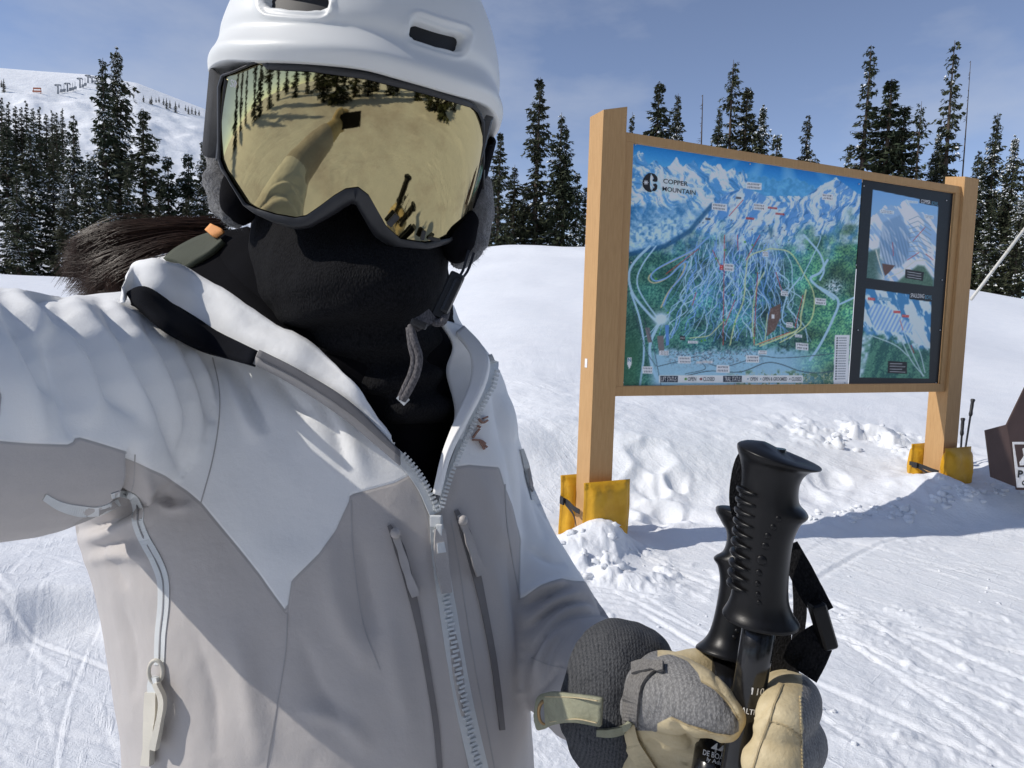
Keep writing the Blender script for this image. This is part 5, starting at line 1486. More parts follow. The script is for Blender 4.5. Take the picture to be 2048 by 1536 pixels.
# cord at the hood seam
vv, ff = tube([tuple(P(*q)) for q in spline([(330, 522, .645), (312, 545, .64), (285, 566, .632), (258, 588, .625)], 14)], .0013, 8); jpart('drawcord', (vv, ff), TAPE, J, True)
# hood lying behind the far shoulder
hd = sheet('hood', [[(150, 640, .72), (215, 600, .72), (262, 540, .72), (330, 510, .715), (400, 520, .70)], [(165, 620, .70), (225, 585, .685), (270, 528, .68), (335, 516, .66), (402, 548, .65)], [(190, 655, .67), (225, 618, .665), (262, 590, .655), (330, 610, .645), (420, 640, .635)]], WHITE_F, person, .005, 40, 16); sub(hd, J)
# near-side collar: inner face, outer band, dark inner tape
sub(sheet('collar_lining', [[(880, 640, .60), (905, 690, .60), (893, 745, .60), (912, 835, .585), (880, 960, .565)], [(925, 655, .62), (962, 700, .61), (958, 760, .595), (935, 835, .575), (885, 975, .56)]], WHITE_F, person, .004, 40, 8), J)
sub(sheet('collar_band', [[(912, 668, .60), (936, 700, .59), (945, 735, .582), (940, 775, .574), (915, 835, .562), (886, 915, .552), (872, 985, .548)], [(928, 655, .605), (962, 690, .592), (978, 722, .58), (966, 775, .569), (934, 838, .558), (900, 905, .55), (875, 990, .545)]], WHITE_F, person, .006, 40, 6), J)
sub(sheet('inner_tape', [[(915, 832, .572), (896, 880, .568), (876, 950, .562), (868, 1000, .557)], [(931, 828, .566), (914, 880, .562), (890, 945, .556), (873, 1004, .552)]], DGREY, person, .003, 24, 4), J)

# ------------------------------------------------------------------ dark layers at the neck
mid_l = loft([(470, 440, 880, .675, .06), (500, 420, 892, .675, .075), (540, 400, 896, .675, .085), (600, 410, 905, .672, .095), (660, 440, 910, .67, .104), (740, 500, 915, .668, .108), (800, 560, 920, .668, .104), (860, 640, 915, .67, .098), (940, 720, 905, .67, .094), (1060, 760, 905, .672, .09), (1180, 760, 905, .672, .085)], 64, 5, 2.2)
o = weld('midlayer', [mid_l], .005, BLACK_C, 4)
vv = verts_of(o); nn_ = normals_of(o); set_verts(o, vv + nn_ * (.0015 * NZ.fbm(vv[:, 0] * 18, vv[:, 1] * 18, vv[:, 2] * 14, o=3))[:, None]); keep(o, person)
MID = o
# stand-up collar of the mid layer on the far side
sub(sheet('collar', [[(362, 536, .655), (398, 500, .66), (432, 470, .66), (470, 462, .65), (500, 455, .64)], [(372, 545, .635), (420, 560, .62), (500, 600, .59), (600, 690, .565), (640, 760, .552)], [(395, 560, .63), (470, 610, .60), (560, 680, .57), (660, 770, .55), (760, 880, .548)]], BLACK_C, person, .006, 40, 14), MID)
sub(sheet('olive_lining', [[(330, 520, .648), (352, 500, .652), (392, 478, .652), (426, 466, .65)], [(352, 524, .640), (378, 508, .642), (412, 496, .642), (442, 478, .642)], [(378, 538, .634), (398, 524, .634), (424, 506, .634), (448, 484, .636)]], OLIVE, person, .005, 24, 8), MID)
sub(sheet('pull_tab', [[(413, 462, .645), (424, 449, .645)], [(424, 472, .640), (446, 460, .640)], [(434, 476, .640), (448, 466, .640)]], ORANGE, person, .005, 8, 8), MID)
gait = loft([(360, 540, 880, .635, .055), (400, 512, 900, .632, .070), (450, 498, 906, .63, .086), (500, 496, 903, .625, .102), (560, 506, 897, .62, .110), (610, 520, 884, .622, .104), (650, 545, 880, .632, .094), (700, 590, 885, .645, .092), (760, 650, 900, .652, .098), (820, 720, 914, .655, .098), (850, 760, 905, .66, .094)], 64, 5, 2.15)
o = weld('neck_gaiter', [gait], .004, BLACK_K, 3)
vv = verts_of(o); nn_ = normals_of(o); gx_, gy_, gd_ = proj(vv)
rump = .0042 * np.sin(gy_ * .075 + .012 * (gx_ - 700) + 1.5 * NZ.at(gx_ * .006, gy_ * .006)) * smooth(560, 680, gy_) + .0025 * NZ.fbm(vv[:, 0] * 22, vv[:, 1] * 22, vv[:, 2] * 22, o=3)
set_verts(o, vv + nn_ * rump[:, None]); keep(o, person)
GAIT = o
# ------------------------------------------------------------------ head gear frame
HC = P(706, 300, .60)
_f = (CAM - HC).normalized()
TILT = math.radians(10.0)
_u = (UP * math.cos(TILT) + RT * math.sin(TILT)); _u = (_u - _f * _u.dot(_f)).normalized()
_p = math.radians(9.0)                                  # chin tucked
HZ = (_f * math.cos(_p) - _u * math.sin(_p)).normalized()
HY = (_u * math.cos(_p) + _f * math.sin(_p)).normalized()
HX = HY.cross(HZ).normalized()
HB = np.array([list(HX), list(HY), list(HZ)])
def hw(l): return np.asarray(l, float) @ HB + np.array(HC)
def hl(w): return (np.asarray(w, float) - np.array(HC)) @ HB.T

t = NT('helmet_plastic')
sc = t.noise(600, 2, .5, t.coord((1, 1, 6))); dirt = t.noise(16, 5, .65)
col = t.mix(t.ramp(dirt, [(.6, (0, 0, 0)), (.9, (.35, .35, .35))]), (.74, .75, .735), (.60, .60, .565))
t.set(Base_Color=col, Roughness=t.ramp(dirt, [(.3, (.38,) * 3), (.8, (.55,) * 3)]), Specular_IOR_Level=.5, Normal=t.bump(sc, .06, .0004))
HELM = t.m
FRAME = plain('goggle_frame', (.022, .023, .026), .42, var=.15, scale=80, bump=.15, bscale=900)
FOAM = plain('goggle_foam', (.014, .014, .015), .95, var=.2, bump=.6, bscale=1500)
INNER = plain('vent_black', (.006, .006, .008), .6)

# ---- helmet shell
helmet = empty('helmet_anchor') if False else None
nps, nph = 300, 150
psi = np.linspace(-math.pi, math.pi, nps, endpoint=False)
rx, ry, rz_, yc, zc = .1165, .142, .140, .034, -.012
ylow = np.interp(np.abs(np.degrees(psi)), [0, 30, 55, 75, 90, 110, 140, 180], [.0725, .0715, .062, .047, .036, .012, -.02, -.035])
kk = np.exp(-np.linspace(-2, 2, 31) ** 2); kk /= kk.sum(); ylow = np.convolve(np.pad(ylow, 15, mode='wrap'), kk, 'valid')
ylow = ylow - .013 * smooth(math.radians(5), math.radians(-45), psi) * smooth(math.radians(-110), math.radians(-70), psi) + .006 * smooth(math.radians(25), math.radians(60), psi) * smooth(math.radians(120), math.radians(80), psi)
ph0 = np.arcsin(np.clip((ylow - yc) / ry, -.95, .95))
tt = np.linspace(0, 1, nph) ** 1.25
PH = ph0[None, :] + (math.pi / 2 - .002 - ph0[None, :]) * tt[:, None]
PS = np.broadcast_to(psi, PH.shape)
cp = np.cos(PH)
base = np.stack([rx * np.sin(PS) * cp, yc + ry * np.sin(PH), zc + rz_ * np.cos(PS) * cp], -1)
nl = np.stack([base[..., 0] / rx ** 2, (base[..., 1] - yc) / ry ** 2, (base[..., 2] - zc) / rz_ ** 2], -1); nl /= np.linalg.norm(nl, axis=-1)[..., None]
s_arc = (PH - ph0[None, :]) * .142
frw = .25 + .75 * smooth(-.05, .75, np.cos(PS))                    # the brim fades towards the back
lip = .0066 * np.exp(-((s_arc - .009) / .0085) ** 2) - .0024 * np.exp(-((s_arc - .0275) / .006) ** 2)
disp = lip * frw + .002 * np.exp(-(s_arc / .008) ** 2) * (1 - frw)
hv = base + nl * disp[..., None]
hv[0] = hv[0] - nl[0] * .004
W = hw(hv.reshape(-1, 3)); hx_, hy_, hd_ = proj(W); nw = nl.reshape(-1, 3) @ HB
facing = ((np.array(CAM) - W) * nw).sum(1) > 0
add = np.zeros(len(W))
VENTS = [(590, -3, 74, 40, 62, 17, 3.5), (876, 72, 65, 33, 53, 16.5, 17)]
for cx, cy, a, b, ia, ib, rot in VENTS:
    r_ = math.radians(rot); u = (hx_ - cx) * math.cos(r_) + (hy_ - cy) * math.sin(r_); w_ = -(hx_ - cx) * math.sin(r_) + (hy_ - cy) * math.cos(r_)
    def rr(a, b, k):
        qx = np.abs(u) - a + k; qy = np.abs(w_ + .0012 * u * u * .6) - b + k
        return np.hypot(np.clip(qx, 0, None), np.clip(qy, 0, None)) + np.minimum(np.maximum(qx, qy), 0) - k
    so = rr(a, b, 22); si = rr(ia, ib, 12)
    m = np.where(facing, 1.0, 0)
    add += m * (.0013 * np.exp(-(so / 5.0) ** 2) - .0010 * smooth(0, -8, so) - .016 * smooth(3.5, -3.5, si))
W = W + nw * add[:, None]
g = Geo(); g.add(W, grid_faces(nps, nph, True)); 
top = hw([[0, yc + ry, zc]]); g.add(top, []); n0 = (nph - 1) * nps; g.f += [[n0 + i, n0 + (i + 1) % nps, nph * nps] for i in range(nps)]
# turned-under edge
inner = hw((hv[0] - nl[0] * .012 + [0, .002, 0]).reshape(-1, 3)); k0 = g.n; g.add(inner, []); g.f += [[(i + 1) % nps, i, k0 + i, k0 + (i + 1) % nps] for i in range(nps)]
shell = keep(g.build('helmet', HELM), person)
# inner liner seen through the vents
il = base - nl * .0075
o = mesh('vent_liner', hw(il[4:].reshape(-1, 3)), grid_faces(nps, nph - 4, True), INNER); sub(o, shell)

# ---- goggles
RB, RA, RV, Z0, Y0 = .108, .088, .24, .1185, .010
def torz(x, y):
    xx = np.clip(np.abs(x) / RB, 0, .995)
    return Z0 - RA * (1 - np.sqrt(1 - xx ** 2)) - (y - Y0) ** 2 / (2 * RV)
def lens_at(px, py, off=0.0):
    px = np.asarray(px, float); py = np.asarray(py, float)
    a = np.full(px.shape, .40); b = np.full(px.shape, .66)
    for _ in range(40):
        m = (a + b) / 2; l = hl(PA(px, py, m))
        inside = l[..., 2] > torz(l[..., 0], l[..., 1]) + off
        a = np.where(inside, m, a); b = np.where(inside, b, m)
    return PA(px, py, (a + b) / 2)
TOPC = np.array([(439, 175), (446, 152), (470, 143), (505, 128), (522, 124), (535, 137), (620, 141), (730, 156), (850, 186), (918, 206), (945, 214), (958, 226), (965, 245)], float)
BOTC = np.array([(439, 318), (446, 338), (462, 365), (490, 408), (512, 419), (550, 431), (590, 438), (612, 434), (640, 415), (668, 394), (692, 380), (716, 377), (736, 392), (752, 420), (772, 455), (800, 480), (850, 488), (900, 478), (925, 463), (954, 430), (961, 405), (965, 385)], float)
ncol, nrow = 170, 70
xs = 439 + (965 - 439) * (1 - np.cos(np.linspace(0, math.pi, ncol))) / 2 * .5 + (965 - 439) * np.linspace(0, 1, ncol) * .5
ty = np.interp(xs, TOPC[:, 0], TOPC[:, 1]); by = np.interp(xs, BOTC[:, 0], BOTC[:, 1])
vv_ = np.linspace(0, 1, nrow)[:, None]
LX = np.broadcast_to(xs, (nrow, ncol)); LY = ty + (by - ty) * vv_
lv = lens_at(LX.ravel(), LY.ravel())
goggles = mesh('goggles', lv, grid_faces(ncol, nrow), None)
goggles.name = 'goggle_lens'
t = NT('gold_mirror')
sm_ = t.noise(26, 5, .6); scr = t.noise(240, 3, .6, t.coord((7, 7, .6))); spk = t.noise(420, 2, .5)
stain = t.ramp(t.noise(17, 6, .68), [(.50, (0, 0, 0)), (.72, (.75, .75, .75))])
col = t.mix(stain, (.44, .375, .20), (.25, .18, .095))
rg = t.math('ADD', t.math('MULTIPLY', t.ramp(sm_, [(.42, (0, 0, 0)), (.75, (1, 1, 1))]), .028), .006)
rg = t.math('ADD', rg, t.math('MULTIPLY', t.ramp(scr, [(.64, (0, 0, 0)), (.72, (1, 1, 1))]), .07))
t.set(Base_Color=col, Metallic=1.0, Roughness=rg, Normal=t.bump(t.math('ADD', t.math('MULTIPLY', scr, .4), sm_), .012, .0010))
goggles.data.materials.append(t.m)
# frame: ring with a skirt running back to the face
out = np.vstack([np.stack([xs, ty], -1), np.stack([xs[::-1], by[::-1]], -1)])
keepi = [0]
for i in range(1, len(out)):
    if np.hypot(*(out[i] - out[keepi[-1]])) > 3: keepi.append(i)
out = out[keepi]
# corner-safe smoothing and outward normals
n_ = len(out); sm2 = (np.roll(out, 1, 0) + out * 2 + np.roll(out, -1, 0)) / 4
tg = np.roll(sm2, -2, 0) - np.roll(sm2, 2, 0); tg /= np.linalg.norm(tg, axis=1)[:, None]
no = np.stack([tg[:, 1], -tg[:, 0]], -1)
upper = out[:, 1] < 300
def wid(p, u):
    x, y = p
    if x < 452 or x > 957: return 5
    if u: return float(np.interp(x, [452, 505, 525, 850, 925, 945, 957], [3, 4, 15, 17, 13, 6, 4]))
    return float(np.interp(x, [452, 490, 515, 600, 660, 715, 770, 800, 860, 905, 925, 957], [3, 5, 10, 22, 30, 30, 30, 22, 12, 8, 5, 4]))
wd = np.array([wid(p, u) for p, u in zip(out, upper)]); wd = (np.roll(wd, 1) + wd + np.roll(wd, -1)) / 3
ia = out - no * 2.0; ob = out + no * wd[:, None]; om = out + no * (wd * .55)[:, None]
r0 = lens_at(ia[:, 0], ia[:, 1], .0012); r1 = lens_at(om[:, 0], om[:, 1], .0042); r2 = lens_at(ob[:, 0], ob[:, 1], .0005)
bk = np.array(HZ) * -.022; r3 = r2 + bk * .6; ctr = r2.mean(0); r4 = r2 + bk + (ctr - r2) * .03
rings = np.stack([r0, r1, r2, r3], 0).reshape(-1, 3)
fr = mesh('goggle_frame', rings, grid_faces(n_, 4, True)[:, ::-1], FRAME); 
gog_root = keep(fr, person); gog_root.name = 'goggles'
sub(goggles, gog_root); goggles.name = 'lens'
o = mesh('face_foam', np.vstack([r3, r4, r4 + bk * 1.6]), grid_faces(n_, 3, True)[:, ::-1], FOAM); sub(o, gog_root)
# dark lens clips
for x, y, w, h in ((786, 440, 15, 30), (868, 478, 30, 8), (846, 470, 10, 22)):
    q = Vector(lens_at(np.array([x]), np.array([y]), .003)[0]); b = bmesh.new(); box_bm(b, q, (w * .00034, h * .00034, .004), Matrix((HX, HY, HZ)).transposed() @ Matrix.Rotation(-.5 if w == 15 else 0, 3, 'Z')); sub(from_bm('lens_clip', b, FRAME, None, False, .0012), gog_root)
# side arms and elastic strap hugging the helmet
def strap_side(sx, y_top, y_bot, front_l, name, mat):
    pts = []
    for k, psid in enumerate(np.linspace(62, 172, 22)):
        a = math.radians(psid) * sx
        R = np.array([math.sin(a) * (rx + .0015), 0, zc + math.cos(a) * (rz_ + .002)])
        pts.append(R)
    pts = np.vstack([front_l, pts]); L = pts.copy(); B = pts.copy(); n = len(pts)
    kx = np.linspace(0, 1, n)
    L[:, 1] = np.interp(kx, [0, .15, .4, 1], y_top); B[:, 1] = np.interp(kx, [0, .15, .4, 1], y_bot)
    d = pts * [1, 0, 1]; d = d / np.linalg.norm(d, axis=1)[:, None]
    v, f = ribbon(hw(L), hw(B), d @ HB, .003)
    o = mesh(name, v, f, mat); sub(o, gog_root); return o
STRAPF = plain('goggle_strap', (.030, .031, .034), .85, var=.25, scale=120, bump=.6, bscale=1400)
fl = hl(lens_at(np.array([441.]), np.array([245.])))[0]; frr = hl(lens_at(np.array([962.]), np.array([320.])))[0]
strap_side(-1, [.036, .038, .040, .035], [-.020, -.026, -.030, -.03], np.array([fl, fl * [1.03, 1, .8]]), 'strap', STRAPF)
sr = strap_side(1, [.036, .038, .040, .035], [-.026, -.032, -.034, -.03], np.array([frr, frr * [1.03, 1, .8]]), 'strap', BLACK_C)
for sx, fl_ in ((-1, fl), (1, frr)):
    a = [fl_ * [1.0, 1, 1] + [0, .030, .001], fl_ * [1.03, 1, .86] + [0, .033, 0]]; b_ = [fl_ * [1, 1, 1] + [0, -.026, .001], fl_ * [1.03, 1, .86] + [0, -.03, 0]]
    v, f = ribbon(hw(a), hw(b_), np.array(HX) * sx, .006); sub(mesh('outrigger', v, f, FRAME, None, False), gog_root)
# white letters on strap and lens edge
def letters(s_, px, py, h, mat, squash=1.0, surf=None):
    c = P(px, py, .5) if surf is None else surf
    return text_mesh('lettering', s_, mat, lambda x, y: c + HX * x * squash + HY * y, gog_root, None, h, .02)
c = Vector(lens_at(np.array([470.]), np.array([168.]), .0012)[0]); o = letters('SM', 0, 0, .0050, WINK, .8, c); o.matrix_parent_inverse = Matrix()
bv = bvh_of(sr); dr = (P(987, 318, 1) - CAM).normalized(); h = bv.ray_cast(CAM, dr)
if h[0] is not None:
    n_s = h[1] if h[1].dot(dr) < 0 else -h[1]; tx = HY.cross(n_s).normalized(); c = h[0] + n_s * .0012
    o = text_mesh('lettering', 'S', WINK, lambda x, y: c + tx * x * 1.0 + HY * y, gog_root, None, .020, .02); o.matrix_parent_inverse = Matrix()

# ---- ear pads, fuzzy grey wool lined black
t = NT('ear_pad_wool')
n1 = t.noise(420, 4, .7); n2 = t.noise(45, 4, .6)
t.set(Base_Color=t.ramp(t.math('ADD', t.math('MULTIPLY', n1, .7), t.math('MULTIPLY', n2, .4)), [(.35, (.06, .06, .062)), (.62, (.17, .17, .175)), (.85, (.30, .30, .305))]), Roughness=1.0, Sheen_Weight=.6, Specular_IOR_Level=.1, Normal=t.bump(n1, .9, .003))
WOOL = t.m
for side, ch in ((0, [(442, 300, .60, .010), (443, 345, .60, .0125), (452, 395, .597, .0165), (470, 432, .59, .0125)]), (1, [(965, 360, .60, .008), (955, 420, .60, .0135), (940, 470, .60, .0165), (926, 510, .595, .012)])):
    pad = weld('ear_pad', [chain(ch, 20)], .003, WOOL, 3)
    vv = verts_of(pad); nn_ = normals_of(pad); set_verts(pad, vv + nn_ * (.0025 * NZ.fbm(vv[:, 0] * 60, vv[:, 1] * 60, vv[:, 2] * 60, o=3))[:, None])
    vv = verts_of(pad); sub(pad, shell)
    rs_ = np.random.RandomState(31 + side); g = Geo(); ii = rs_.choice(len(vv), 900)
    for i in ii:
        a = vv[i]; n = nn_[i] + rs_.normal(0, .6, 3); n /= np.linalg.norm(n); L = rs_.uniform(.002, .006); s = np.cross(n, rs_.normal(0, 1, 3)); s /= np.linalg.norm(s) / .00016
        g.add([a - s, a + s, a + n * L + rs_.normal(0, .001, 3)], [[0, 1, 2]])
    fz = g.build('wool_fuzz', WOOL, None, False); sub(fz, shell); fz['kind'] = 'stuff'
    core = weld('pad_lining', [chain([(ch[1][0] + (26 if side == 0 else -20), ch[1][1] + 20, .590, .011), (ch[2][0] + (24 if side == 0 else -24), ch[2][1] + 10, .583, .015), (ch[3][0] + (16 if side == 0 else -14), ch[3][1] - 4, .584, .011)], 16)], .004, BLACK_C, 2); sub(core, shell)

# ---- chin strap with its buckle and loose tail
WEB = knit('grey_webbing', (.055, .052, .056), (.20, .19, .195), 700, .8, .001)
BUCK = plain('buckle_black', (.012, .012, .014), .38, var=.15)
def band(pts, w, mat, nm, par, th=.0018, n=24):
    q = spline(pts, n); c = np.array([tuple(P(*p)) for p in q]); tg = np.gradient(c, axis=0); tg /= np.linalg.norm(tg, axis=1)[:, None]
    view = c - np.array(CAM); view /= np.linalg.norm(view, axis=1)[:, None]
    s = np.cross(tg, view); s /= np.linalg.norm(s, axis=1)[:, None]
    ww = (np.interp(np.linspace(0, 1, n), np.linspace(0, 1, len(w)), w) if hasattr(w, '__len__') else np.full(n, w))[:, None]
    v, f = ribbon(c + s * ww / 2, c - s * ww / 2, -view, th)
    o = mesh(nm, v, f, mat, None, False)
    return sub(o, par)
band([(948, 505, .58), (936, 540, .57), (920, 562, .555)], .0022, BUCK, 'chin_cord', shell, .0022)
band([(938, 500, .575), (926, 540, .565), (916, 556, .555)], .0022, BUCK, 'chin_cord', shell, .0022)
bm = bmesh.new(); c = P(896, 592, .535); ax = (RT * .42 + UP * .9).normalized(); ay = (FW.cross(ax)).normalized(); Rm = Matrix((ay, ax, ay.cross(ax))).transposed()
box_bm(bm, c, (.0115, .038, .008), Rm); from_b = from_bm('chin_buckle', bm, BUCK, None, False, .003, 3); sub(from_b, shell)
bm = bmesh.new(); box_bm(bm, P(903, 592, .531), (.006, .028, .007), Rm); sub(from_bm('buckle_tongue', bm, BUCK, None, False, .002, 2), shell)
vv, ff = tube([tuple(P(*q)) for q in spline([(893, 622, .54), (886, 642, .53), (870, 645, .532), (866, 630, .536)], 14)], .0032, 8); sub(mesh('strap_loop', vv, ff, WEB), shell)
band([(866, 628, .53), (850, 640, .524), (828, 652, .52)], .010, WEB, 'chin_strap', shell, .002)
bm = bmesh.new(); box_bm(bm, P(838, 648, .518), (.012, .009, .005), Matrix.Rotation(.35, 3, 'Y')); sub(from_bm('strap_slider', bm, BUCK, None, False, .0015), shell)
vv, ff = tube([tuple(P(*q)) for q in spline([(822, 650, .518), (828, 680, .515), (838, 712, .515), (834, 745, .517), (818, 780, .52), (806, 800, .523)], 30)], .0028, 8); sub(mesh('strap_tail', vv, ff, WEB), shell)
vv, ff = tube([tuple(P(*q)) for q in spline([(818, 655, .519), (822, 690, .518), (828, 720, .518), (822, 748, .52), (810, 775, .522), (800, 798, .525)], 30)], .0026, 8); sub(mesh('strap_tail', vv, ff, WEB), shell)
band([(812, 792, .522), (800, 804, .523)], .008, TAPE, 'strap_end', shell, .003, 6)

# ------------------------------------------------------------------ hair blown to the side
t = NT('hair_brown')
hr_ = t.noise(900, 2)
t.set(Base_Color=t.ramp(hr_, [(.3, (.015, .007, .0045)), (.7, (.052, .024, .015))]), Roughness=.42, Specular_IOR_Level=.25)
HAIR = t.m
rs_ = np.random.RandomState(12)
g = Geo()
for lock in range(60):
    k = (lock + rs_.rand()) / 60
    fly = rs_.rand() < .2
    G = np.array([(436 + rs_.normal(0, 8), 450 + k * 50), (335 + rs_.normal(0, 10), 448 + k * 66), (238 - 12 * (1 - k) + rs_.normal(0, 12), 458 + k * 98 + rs_.normal(0, 4)), (172 + 46 * k + rs_.normal(0, 14), 484 + k * 104 + rs_.normal(0, 8)), (132 + 66 * k + rs_.normal(0, 16), 512 + k * 92 + rs_.normal(0, 14))])
    if fly: G[1:, 1] += np.array([-12, -20, -10, 12]) * rs_.uniform(-.4, 1.2) * (1.2 - k); G[4, 0] -= rs_.uniform(0, 18)
    dl = .70 + rs_.normal(0, .012)
    ln_ = rs_.uniform(.8, 1.0)
    for i in range(26 if fly else 84):
        sp_ = np.array([6, 6, 8, 10, 14]) * (.9 if not fly else 1.6)
        q = G + np.stack([rs_.normal(0, 1) * sp_ * .7 + rs_.normal(0, .5, 5) * sp_ * .16, rs_.normal(0, 1) * sp_ * 1.1 + rs_.normal(0, .5, 5) * sp_ * .16], -1)
        cut = 15 if rs_.rand() < .6 else rs_.randint(11, 15)
        qq = spline(np.column_stack([q, np.array([0, -.012, -.02, -.02, -.014]) + dl + rs_.normal(0, .004)]), 15)[:cut]
        c = PA(qq[:, 0], qq[:, 1], qq[:, 2])
        g.add(*tube(c, np.linspace(.00034, .00010, len(c)), 3, False))
o = keep(g.build('hair', HAIR), person)
core = weld('ponytail_core', [chain([(440, 476, .70, .010), (360, 482, .692, .014), (285, 496, .684, .014), (235, 520, .682, .011), (205, 550, .682, .006)], 16)], .004, HAIR, 3); sub(core, o)
# ================================================================== SKI POLES
t = NT('grip_rubber')
t.set(Base_Color=t.ramp(t.noise(60, 4), [(.3, (.0035, .0035, .004)), (.7, (.007, .007, .008))]), Roughness=t.ramp(t.noise(30, 4), [(.3, (.30,) * 3), (.7, (.40,) * 3)]), Specular_IOR_Level=.28, Normal=t.bump(t.noise(1500, 2), .08, .0004))
GRIP = t.m
t = NT('shaft_lacquer'); t.set(Base_Color=(.007, .007, .008), Roughness=t.ramp(t.noise(40, 4), [(.3, (.16,) * 3), (.7, (.26,) * 3)]), Specular_IOR_Level=.6, Normal=t.bump(t.noise(300, 3), .05, .0005)); SHAFT = t.m
STRAPW = knit('pole_webbing', (.006, .006, .007), (.022, .022, .024), 900, .8, .001)

def pole(bot, top, d_bot, d_top, flip, scale, lab, tail):
    """bot / top: pixels of the flange centre and of the cap centre"""
    B, T = P(*bot, d_bot), P(*top, d_top)
    A = (T - B).normalized()
    toc = (CAM - B).normalized(); FR = (toc - A * toc.dot(A)).normalized(); SD = A.cross(FR) * -1
    if SD.dot(RT) < 0: SD = -SD
    s = -1 if flip else 1
    H = (T - B).length
    o = empty('ski_pole', B)
    # (height 0..1, left, right, half depth) in mm
    pr = [(-.012, 9, 9, 9), (-.004, 19.5, 19.5, 17.5), (.012, 20.8, 20.6, 18.5), (.03, 20.3, 19.6, 18), (.07, 18.6, 16.6, 16), (.13, 17.2, 14.0, 14.6), (.22, 16.8, 12.6, 14.4), (.36, 17.0, 12.0, 14.6), (.50, 17.8, 12.4, 15), (.60, 18.6, 15.0, 15), (.645, 18.9, 18.4, 15), (.675, 18.9, 17.6, 15), (.72, 18.6, 13.4, 14.8), (.80, 18.2, 12.2, 14.4), (.87, 18.6, 13.6, 14.8), (.925, 19.8, 18.0, 16.6), (.955, 21.5, 21.6, 19.5), (.972, 22.2, 22.4, 20.3), (.985, 21.6, 21.8, 19.6), (1.0, 17, 17, 15), (1.006, 9, 9, 8)]
    q = spline(pr, 110); n = 48; th = np.arange(n) * 2 * math.pi / n
    vs = []
    for z, l, r, dp in q:
        c, sn = np.cos(th), np.sin(th); xr = np.where(c > 0, r, l) * 1e-3 * scale * s
        tiltz = .0045 * c * smooth(.9, 1.0, np.array(z)) * -1 * s
        vs.append(np.array(B) + np.outer(np.full(n, z * H) + tiltz, np.array(A)) + np.outer(c * xr, np.array(SD)) + np.outer(sn * dp * 1e-3 * scale, np.array(FR)))
    f = grid_faces(n, len(q), True).tolist(); f.append(list(range(n))[::-1]); f.append(list(range((len(q) - 1) * n, len(q) * n)))
    grip = keep(mesh('grip', np.vstack(vs), f, GRIP), o)
    bmx = bmesh.new(); bmx.from_mesh(grip.data); bmesh.ops.recalc_face_normals(bmx, faces=bmx.faces); bmx.to_mesh(grip.data); bmx.free()
    # finger ribs down one side
    for i in range(10):
        z = (.20 + i * .063) * H
        pts = []
        for a in np.linspace(math.radians(118), math.radians(196), 10):
            pts.append(tuple(B + A * z + SD * (math.cos(a) * .0188 * scale * s) + FR * (math.sin(a) * .0158 * scale)))
        v, f = tube(pts, [.0003, .0008, .0013, .0016, .0018, .0018, .0018, .0016, .0012, .0004], 8); sub(mesh('grip_rib', v, f, GRIP), grip)
    for i, (z, x, r) in enumerate(((.16, -.1, 5), (.205, -.16, 5.5), (.265, -.2, 6), (.33, -.2, 7), (.405, -.16, 11), (.49, -.1, 8), (.55, -.06, 7), (.605, .06, 6.5), (.655, .18, 6))):
        a = math.pi / 2 - x * s * 1.2; c = B + A * (z * H) + SD * (math.cos(a) * .0150 * scale) + FR * (math.sin(a) * .0150 * scale)
        b = bmesh.new(); bmesh.ops.create_uvsphere(b, u_segments=12, v_segments=7, radius=r * .00026, matrix=Matrix.Translation(c) @ Matrix((*[(*w, 0) for w in zip(SD, A, FR)], (0, 0, 0, 1))) @ Matrix.Diagonal((1, 1, .45, 1))); sub(from_bm('grip_stud', b, GRIP, None, True), grip)
    # hole in the cap
    c = B + A * (1.005 * H) - FR * .006; b = bmesh.new(); bmesh.ops.create_cone(b, cap_ends=True, segments=14, radius1=.004, radius2=.0036, depth=.0016, matrix=Matrix.Translation(c) @ A.to_track_quat('Z', 'Y').to_matrix().to_4x4()); sub(from_bm('cap_plug', b, SHAFT, None, False), grip)
    # shaft to the snow
    end = B + tail * ((B.z - .02) / -tail.z)
    q = [B + tail * x for x in (-.004, .03, .08, .12)] + [B + (end - B) * k for k in (.3, .6, .9, 1.0)]
    v, f = tube([tuple(w) for w in q], [.0092 * scale] * 4 + [.0092 * scale, .008, .006, .003], 20); sh = keep(mesh('shaft', v, f, SHAFT), o)
    c = B + (end - B) * .94; v, f = tube([tuple(c - tail * k) for k in (.004, .008, -.0, -.012)], [.008, .035, .035, .008], 16); keep(mesh('basket', v, f, GRIP), o)
    return tag(o, lab, 'ski pole', 'ski poles held in the mitten'), B, A, SD, FR, H, sh
def bandw(pts, w, par, nm='wrist_strap', mat=STRAPW, th=.0016, n=30, face=None):
    q = spline(pts, n); c = np.array([tuple(P(*p)) for p in q]); tg = np.gradient(c, axis=0); tg /= np.linalg.norm(tg, axis=1)[:, None]
    view = c - np.array(CAM); view /= np.linalg.norm(view, axis=1)[:, None]
    s = np.cross(tg, view); s /= np.linalg.norm(s, axis=1)[:, None]
    ww = (np.interp(np.linspace(0, 1, n), np.linspace(0, 1, len(w)), w) if hasattr(w, '__len__') else np.full(n, w))[:, None]
    v, f = ribbon(c + s * ww / 2, c - s * ww / 2, -view, th)
    return keep(mesh(nm, v, f, mat, None, False), par)

